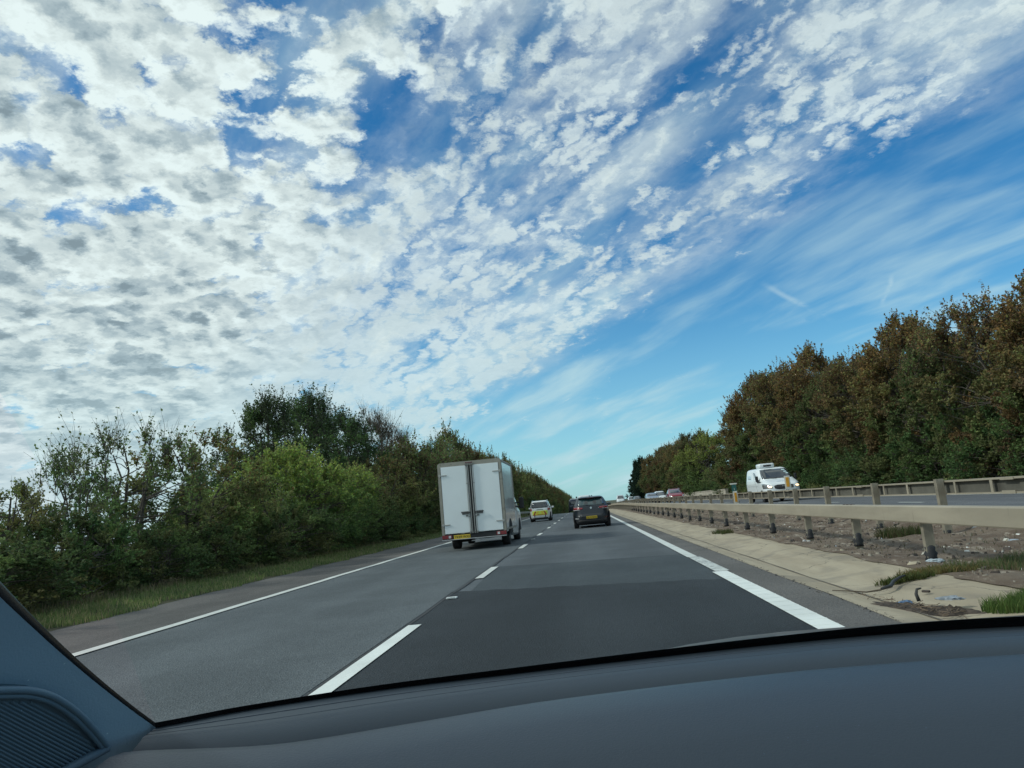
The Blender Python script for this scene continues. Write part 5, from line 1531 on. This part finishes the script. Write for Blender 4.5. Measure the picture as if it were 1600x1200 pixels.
grass('grass_tuft', 9000, ell(3.56, 6.35, 0.50, 0.42), 0.10, 0.0032, ((0.10, 0.19, 0.045), (0.07, 0.14, 0.04), (0.14, 0.20, 0.06)), 3, 'lush green grass tuft on the concrete at the right edge nearest the dashboard', 0.5)
grass('grass_tuft', 3800, ell(4.75, 8.75, 0.85, 0.55), 0.09, 0.0035, ((0.09, 0.13, 0.05), (0.12, 0.15, 0.06), (0.17, 0.14, 0.08)), 4, 'ragged dark green grass on the soil under the barrier at the right edge', 0.5, 0.03)
grass('grass_tuft', 1700, ell(3.72, 8.75, 0.42, 0.20), 0.06, 0.004, ((0.18, 0.17, 0.06), (0.11, 0.14, 0.05), (0.23, 0.18, 0.07)), 5, 'yellowish creeping weeds along the edge of the concrete channel', 0.7, 0.02)
grass('grass_tuft', 700, ell(3.22, 8.48, 0.28, 0.10), 0.06, 0.006, ((0.07, 0.10, 0.03), (0.10, 0.11, 0.035)), 6, 'tongue of green weeds spreading onto the concrete beside the black rubber strip', 0.7, 0.02)
grass('grass_tuft', 500, ell(3.45, 20.3, 0.22, 0.7), 0.09, 0.007, ((0.06, 0.09, 0.03), (0.09, 0.09, 0.035)), 7, 'small dark weed patch at the channel edge opposite the lower amber reflector', 0.6)
grass('grass_tuft', 900, ell(5.3, 13.8, 0.35, 0.5), 0.16, 0.006, ((0.06, 0.09, 0.03), (0.11, 0.10, 0.05)), 8, 'dark bushy weeds between the two barriers, left of the black sleeved posts', 0.5, 0.02)
grass('grass_tuft', 1300, lambda r: (3.75 + 2.5 * r.random(), 10 + 38 * r.random() ** 1.5), 0.07, 0.005, ((0.07, 0.09, 0.035), (0.12, 0.11, 0.06)), 9, 'thin sparse weeds scattered over the soil between the two barriers', 0.6, 0.02)
grass('grass_tuft', 6000, lambda r: (15.15 + 2.6 * r.random() , 18 + 75 * r.random()), 0.22, 0.010, ((0.05, 0.08, 0.025), (0.09, 0.09, 0.04)), 10, 'grass along the far verge at the foot of the right bank', 0.4)


# ---------------------------------------------------------------- the car the picture is taken from: dashboard, pillar, windscreen, bonnet
def soft(name, col, rough, bump=0.6, bscale=420, spec=0.5):
    mt = bpy.data.materials.new(name); mt.use_nodes = True
    t = NT(mt.node_tree); b = mt.node_tree.nodes['Principled BSDF']
    oc = t.n('ShaderNodeTexCoord').outputs['Object']
    d = t.noise(oc, 900.0, 2.0, 0.6); a = t.noise(oc, 2.5, 4.0, 0.5)
    c_ = t.mix(t.ss(a, 0.3, 0.7), tuple(x * 0.92 for x in col), col)
    dust = t.n('ShaderNodeTexVoronoi', {'feature': 'F1'}, Vector=oc, Scale=55.0).outputs['Distance']
    c_ = t.mix(t.m('MULTIPLY', t.m('SUBTRACT', 1.0, t.ss(dust, 0.03, 0.05)), 0.5), c_, tuple(min(1, x * 3) for x in col))
    t.set(b, 'Base_Color', c_)
    b.inputs['Roughness'].default_value = rough; b.inputs['Specular IOR Level'].default_value = spec
    t.set(b, 'Normal', t.n('ShaderNodeBump', None, Strength=bump, Distance=0.0006, Height=t.noise(oc, bscale, 3.0, 0.6)))
    return mt


M_dash = soft('dashboard plastic', (0.017, 0.029, 0.044), 0.42)
M_dash2 = soft('dashboard edge plastic', (0.016, 0.028, 0.041), 0.5)
M_pill = soft('grey blue pillar trim', (0.28, 0.42, 0.54), 0.5)
M_gril = soft('speaker grille plastic', (0.11, 0.18, 0.24), 0.5)
M_headl = mat('pale headlining', (0.35, 0.35, 0.34), 0.9)
M_frit = mat('black glass border', (0.004, 0.004, 0.005), 0.25)
OWN = empty('own_car', (0, 0, 0), label='dark blue grey dashboard and left pillar trim of the car the picture is taken from', cat='car interior')

# line where windscreen meets dashboard, from the left pillar to beyond the right edge
SEAL = [(-0.70, 0.52, 0.955), (-0.60, 0.60, 0.95), (-0.50, 0.685, 0.942), (-0.432, 0.75, 0.934), (-0.376, 0.84, 0.9245), (-0.256, 0.93, 0.916), (-0.111, 0.99, 0.9105), (0.051, 1.03, 0.909), (0.216, 1.05, 0.9105), (0.368, 1.045, 0.9138), (0.515, 1.02, 0.9155), (0.68, 0.97, 0.917), (0.86, 0.88, 0.92)]
# the step between the narrow rear shelf and the main pad, then the pad towards the cabin
STEP = [(-0.60, 0.50, 0.945), (-0.52, 0.58, 0.942), (-0.46, 0.62, 0.94), (-0.409, 0.664, 0.9368), (-0.300, 0.715, 0.921), (-0.20, 0.79, 0.911), (-0.08, 0.845, 0.909), (0.039, 0.87, 0.910), (0.15, 0.885, 0.911), (0.25, 0.89, 0.9125), (0.434, 0.87, 0.917), (0.60, 0.83, 0.92), (0.78, 0.75, 0.925)]


def lerp3(a, b, t): return tuple(a[i] + (b[i] - a[i]) * t for i in range(3))


def ribbon(rows, name, m, parent, smooth=True):
    n = len(rows[0])
    vs = [p for r in rows for p in r]
    fs = [(j * n + i, j * n + i + 1, (j + 1) * n + i + 1, (j + 1) * n + i) for j in range(len(rows) - 1) for i in range(n - 1)]
    me = bpy.data.meshes.new(name); me.from_pydata(vs, [], fs)
    o = link(name, me, m, parent, smooth)
    return o


def resample(pts, k=6):
    out_ = []
    for i in range(len(pts) - 1):
        p0, p1, p2, p3 = pts[max(i - 1, 0)], pts[i], pts[i + 1], pts[min(i + 2, len(pts) - 1)]
        for j in range(k):
            t = j / k
            out_.append(tuple(0.5 * ((2 * p1[c]) + (-p0[c] + p2[c]) * t + (2 * p0[c] - 5 * p1[c] + 4 * p2[c] - p3[c]) * t * t + (-p0[c] + 3 * p1[c] - 3 * p2[c] + p3[c]) * t ** 3) for c in range(3)))
    out_.append(pts[-1])
    return out_


SE, ST = resample(SEAL)[18:], resample(STEP)[18:]
low = lambda p, dz, dy=0: (p[0], p[1] + dy, p[2] + dz)
ribbon([[low(p, -0.05, 0.015) for p in SE], [low(p, -0.001) for p in SE], [lerp3(a, b, 0.45) for a, b in zip(SE, ST)], [lerp3(a, b, 0.52) for a, b in zip(SE, ST)], [low(lerp3(a, b, 0.56), -0.0012) for a, b in zip(SE, ST)], [low(b, -0.004, 0.004) for b in ST], [low(b, -0.012) for b in ST]], 'dashboard_rear_shelf', M_dash2, OWN)
pad = []
for dy, dz in ((0.002, -0.012), (0.0, -0.003), (-0.006, 0.0), (-0.03, 0.003), (-0.09, 0.0), (-0.16, -0.012), (-0.24, -0.04), (-0.32, -0.09), (-0.38, -0.17), (-0.40, -0.30)):
    pad.append([(p[0] + 0.10 * dy * max(-1, min(0, (p[0] + 0.1) / 0.3)), p[1] + dy, p[2] + dz) for p in ST])
ribbon(pad, 'dashboard_pad', M_dash, OWN)

for k_, f_ in enumerate((0.22, 0.40)):
    MB().tube([Vector(lerp3(a, b, f_)) + Vector((0, 0, -0.0008)) for a, b in zip(SE, ST)], 0.0011, 5).build('shelf_reflection_line', M_dash, OWN, True)  # thin raised lines imitating the faint reflections across the shelf

# windscreen: glass surface rising back over the camera, its black border along the foot and the pillar
def roofline(p):
    x = p[0] * 0.86
    return (x, 0.16 - 0.10 * (x / 0.7) ** 2 if True else 0, 1.50 - 0.06 * (x / 0.7) ** 2)


CS = [(x_, y_ , z_) for x_, y_, z_ in SE]
gl_rows = []
for t in (0.0, 0.03, 0.1, 0.25, 0.5, 0.75, 1.0):
    row = []
    for p in CS:
        q = roofline(p)
        row.append((p[0] + (q[0] - p[0]) * t, p[1] + (q[1] - p[1]) * t + 0.05 * math.sin(math.pi * t), p[2] + (q[2] - p[2]) * t + 0.03 * math.sin(math.pi * t)))
    gl_rows.append(row)
mt = bpy.data.materials.new('clear windscreen glass'); mt.use_nodes = True
nt_ = mt.node_tree; nt_.nodes.clear()
tr = nt_.nodes.new('ShaderNodeBsdfTransparent'); tr.inputs[0].default_value = (0.915, 0.975, 0.968, 1)
om = nt_.nodes.new('ShaderNodeOutputMaterial'); nt_.links.new(tr.outputs[0], om.inputs[0])
CUT = 0       # first column of the pane, at the pillar
ribbon([[p for p in r[CUT:]] for r in gl_rows], 'windscreen', mt, OWN)
# border strip: rises along the glass from the foot
def glass_at(i, t):
    p = CS[i]; q = roofline(p)
    return (p[0] + (q[0] - p[0]) * t, p[1] + (q[1] - p[1]) * t + 0.05 * math.sin(math.pi * t) - 0.004, p[2] + (q[2] - p[2]) * t + 0.03 * math.sin(math.pi * t) + 0.0)


foot = [[low(CS[i], -0.012) for i in range(CUT, len(CS))]]
for t in (0.0, 0.5, 1.0):
    row = []
    for i in range(CUT, len(CS)):
        p = CS[i]
        wd = 0.0045 + 0.0075 * min(1, max(0, (p[0] + 0.35) / 0.8))
        row.append((p[0], p[1] - wd * t * 0.6 - 0.002, p[2] + wd * t))
    foot.append(row)
ribbon(foot, 'windscreen_border', M_frit, OWN)
# pillar
HX = [-0.62 + 0.1 * k for k in range(14)]
ribbon([[(x, roofline((x / 0.86, 0, 0))[1], roofline((x / 0.86, 0, 0))[2]) for x in HX], [(x, -0.6, 1.52) for x in HX], [(x, -1.6, 1.46) for x in HX]], 'unseen_roof_lining', M_headl, OWN)  # out of view; roof added to keep overhead light off the dashboard
PI = [(-0.36384, 0.4, 1.13688), (-0.38695, 0.44125, 1.12394), (-0.40295, 0.47697, 1.10892), (-0.41543, 0.51087, 1.09239), (-0.42513, 0.54364, 1.07465), (-0.43244, 0.57559, 1.05588), (-0.43758, 0.6069, 1.03626), (-0.44071, 0.63769, 1.01595), (-0.44196, 0.66804, 0.99507), (-0.44143, 0.69801, 0.97375), (-0.43919, 0.72765, 0.95211), (-0.4353, 0.757, 0.93026)]
PO = [(-0.36704, 0.403, 1.15043), (-0.38997, 0.44425, 1.1368), (-0.40579, 0.47997, 1.12079), (-0.4181, 0.51387, 1.10318), (-0.42764, 0.54664, 1.08429), (-0.43479, 0.57859, 1.06439), (-0.43979, 0.6099, 1.04367), (-0.4428, 0.64069, 1.02231), (-0.44393, 0.67104, 1.00048), (-0.44329, 0.70101, 0.97833), (-0.44094, 0.73065, 0.95599), (-0.43696, 0.76, 0.93359)]
PE, PO = resample(PI, 6), resample(PO, 6)
ribbon([PO, PE, [(p[0] - .006, p[1], p[2] - .004) for p in PE]], 'pillar_border', M_frit, OWN)
rows = []
for s, (dx, dy, dz) in enumerate(((0, -0.001, 0.0005), (-0.006, -0.004, -0.006), (-0.018, -0.012, -0.022), (-0.045, -0.03, -0.055), (-0.075, -0.06, -0.11), (-0.10, -0.10, -0.18), (-0.12, -0.16, -0.28))):
    rows.append([(p[0] + dx, p[1] + dy * 1.0, p[2] + dz) for p in PE])
ribbon(rows, 'pillar_trim', M_pill, OWN)


def bon(x, y):
    zs = 0.803 - 0.22 * max(0, 0.42 - x) ** 2 - 0.012 * max(0, x - 0.6)
    z = zs + 0.048 * (1.72 - y) / 0.55
    if y > 1.72: z = zs - 0.5 * (y - 1.72) ** 1.6 - 0.05 * (y - 1.72)
    return z


ribbon([[(x, y, bon(x, y)) for x in [-0.6 + 0.1 * k for k in range(25)]] for y in (1.12, 1.3, 1.5, 1.62, 1.69, 1.73, 1.77, 1.83, 1.9, 2.0, 2.15, 2.3)], 'bonnet', carpaint('brown bonnet paint', (0.060, 0.048, 0.036), 0.42, 0.3, 0), OWN)

# speaker grille let into the trim: dark panel, double rim and fine ribs
RIM = [(-0.4548, 0.5261, 1.0206), (-0.4514, 0.545, 1.0191), (-0.4489, 0.5667, 1.015), (-0.4471, 0.5913, 1.0084), (-0.4476, 0.6176, 0.9971), (-0.4513, 0.6508, 0.9772), (-0.4577, 0.686, 0.9519), (-0.463, 0.7098, 0.9329)]
INN = [(-0.4586, 0.5307, 1.012), (-0.4558, 0.5505, 1.0093), (-0.4536, 0.5728, 1.0042), (-0.4518, 0.5963, 0.998), (-0.4528, 0.6195, 0.9871), (-0.4567, 0.6503, 0.9678), (-0.4623, 0.6822, 0.9452), (-0.4669, 0.7053, 0.9278)]
BOT = [(-0.463, 0.7098, 0.9329), (-0.4702, 0.6868, 0.9293), (-0.4808, 0.6523, 0.9242), (-0.5027, 0.5848, 0.9121)]
RIBS = [((-0.4519, 0.5963, 0.9979), (-0.4558, 0.643, 0.9724)), ((-0.4525, 0.5869, 1.0005), (-0.4591, 0.664, 0.958)), ((-0.4532, 0.5783, 1.0027), (-0.4623, 0.6819, 0.9452)), ((-0.4539, 0.5705, 1.0046), (-0.4653, 0.6971, 0.9339)), ((-0.4546, 0.5628, 1.0065), (-0.4674, 0.7022, 0.9281)), ((-0.4553, 0.5558, 1.008), (-0.4687, 0.6976, 0.9277)), ((-0.456, 0.5495, 1.0092), (-0.4699, 0.6931, 0.9273)), ((-0.4568, 0.5438, 1.0101), (-0.471, 0.6879, 0.9274)), ((-0.4576, 0.5386, 1.0107), (-0.4722, 0.6836, 0.927)), ((-0.4583, 0.5331, 1.0116), (-0.4734, 0.6792, 0.9266)), ((-0.4595, 0.5317, 1.0101), (-0.4747, 0.6763, 0.9255)), ((-0.461, 0.5336, 1.0067), (-0.4759, 0.6728, 0.9247)), ((-0.4624, 0.5354, 1.0034), (-0.4771, 0.6693, 0.924)), ((-0.4639, 0.5372, 0.9999), (-0.4783, 0.6658, 0.9232)), ((-0.4655, 0.5391, 0.9965), (-0.4795, 0.663, 0.9221)), ((-0.467, 0.541, 0.9931), (-0.4807, 0.6596, 0.9214)), ((-0.4685, 0.5428, 0.9896), (-0.4819, 0.6562, 0.9207)), ((-0.47, 0.5447, 0.9861), (-0.483, 0.6529, 0.92)), ((-0.4716, 0.5466, 0.9827), (-0.4842, 0.6502, 0.9189)), ((-0.4731, 0.5485, 0.9791), (-0.4853, 0.6463, 0.9186)), ((-0.4747, 0.5504, 0.9756), (-0.4864, 0.6431, 0.9179)), ((-0.4762, 0.5523, 0.9721), (-0.4875, 0.6399, 0.9172)), ((-0.4778, 0.5543, 0.9685), (-0.4886, 0.6367, 0.9165)), ((-0.4794, 0.5562, 0.9649), (-0.4897, 0.6335, 0.9158)), ((-0.481, 0.5581, 0.9613), (-0.4907, 0.6304, 0.9152)), ((-0.4826, 0.5601, 0.9577), (-0.4918, 0.6273, 0.9145)), ((-0.4842, 0.5621, 0.954), (-0.4928, 0.6243, 0.9139)), ((-0.4858, 0.5641, 0.9504), (-0.4939, 0.6212, 0.9132)), ((-0.4874, 0.5661, 0.9467), (-0.4949, 0.6182, 0.9126)), ((-0.4891, 0.5681, 0.943), (-0.4959, 0.6153, 0.912)), ((-0.4907, 0.5701, 0.9393), (-0.4968, 0.6118, 0.9117)), ((-0.4923, 0.5721, 0.9355), (-0.4978, 0.6088, 0.9111)), ((-0.494, 0.5741, 0.9318), (-0.4988, 0.606, 0.9105)), ((-0.4957, 0.5762, 0.928), (-0.4998, 0.6031, 0.9099))]
gn = Vector((0.856, -0.192, -0.481))
RIM, INN, BOT = ([tuple(Vector(p) + gn * 0.009) for p in L] for L in (RIM, INN, BOT))
RIBS = [tuple(Vector(p) + gn * 0.009 for p in ab) for ab in RIBS]
gp = MB().add([Vector(p) - gn * 0.0035 for p in RIM + BOT[1:]] + [Vector(p) - gn * 0.010 for p in RIM + BOT[1:]], [tuple(range(len(RIM) + 3)), tuple(range(len(RIM) + 3, 2 * len(RIM) + 6))])
g_own = gp.build('speaker_grille', M_gril, bpy.data.objects['pillar_trim'])
rt_ = MB()
rt_.tube(resample(RIM, 5), 0.0030, 8).tube(resample([tuple(Vector(a) * .55 + Vector(b) * .45) for a, b in zip(RIM, INN)], 5), 0.0022, 8)
rt_.tube([RIM[-1], BOT[1], BOT[2], BOT[3]], 0.0045, 8)
rt_.build('grille_rim', M_gril, g_own, True)
rb2 = MB()
for a, b in RIBS: rb2.tube([Vector(a) - gn * .0025, Vector(a).lerp(Vector(b), 1.04) - gn * .0025], 0.0011, 5)
rb2.build('grille_ribs', M_gril, g_own)
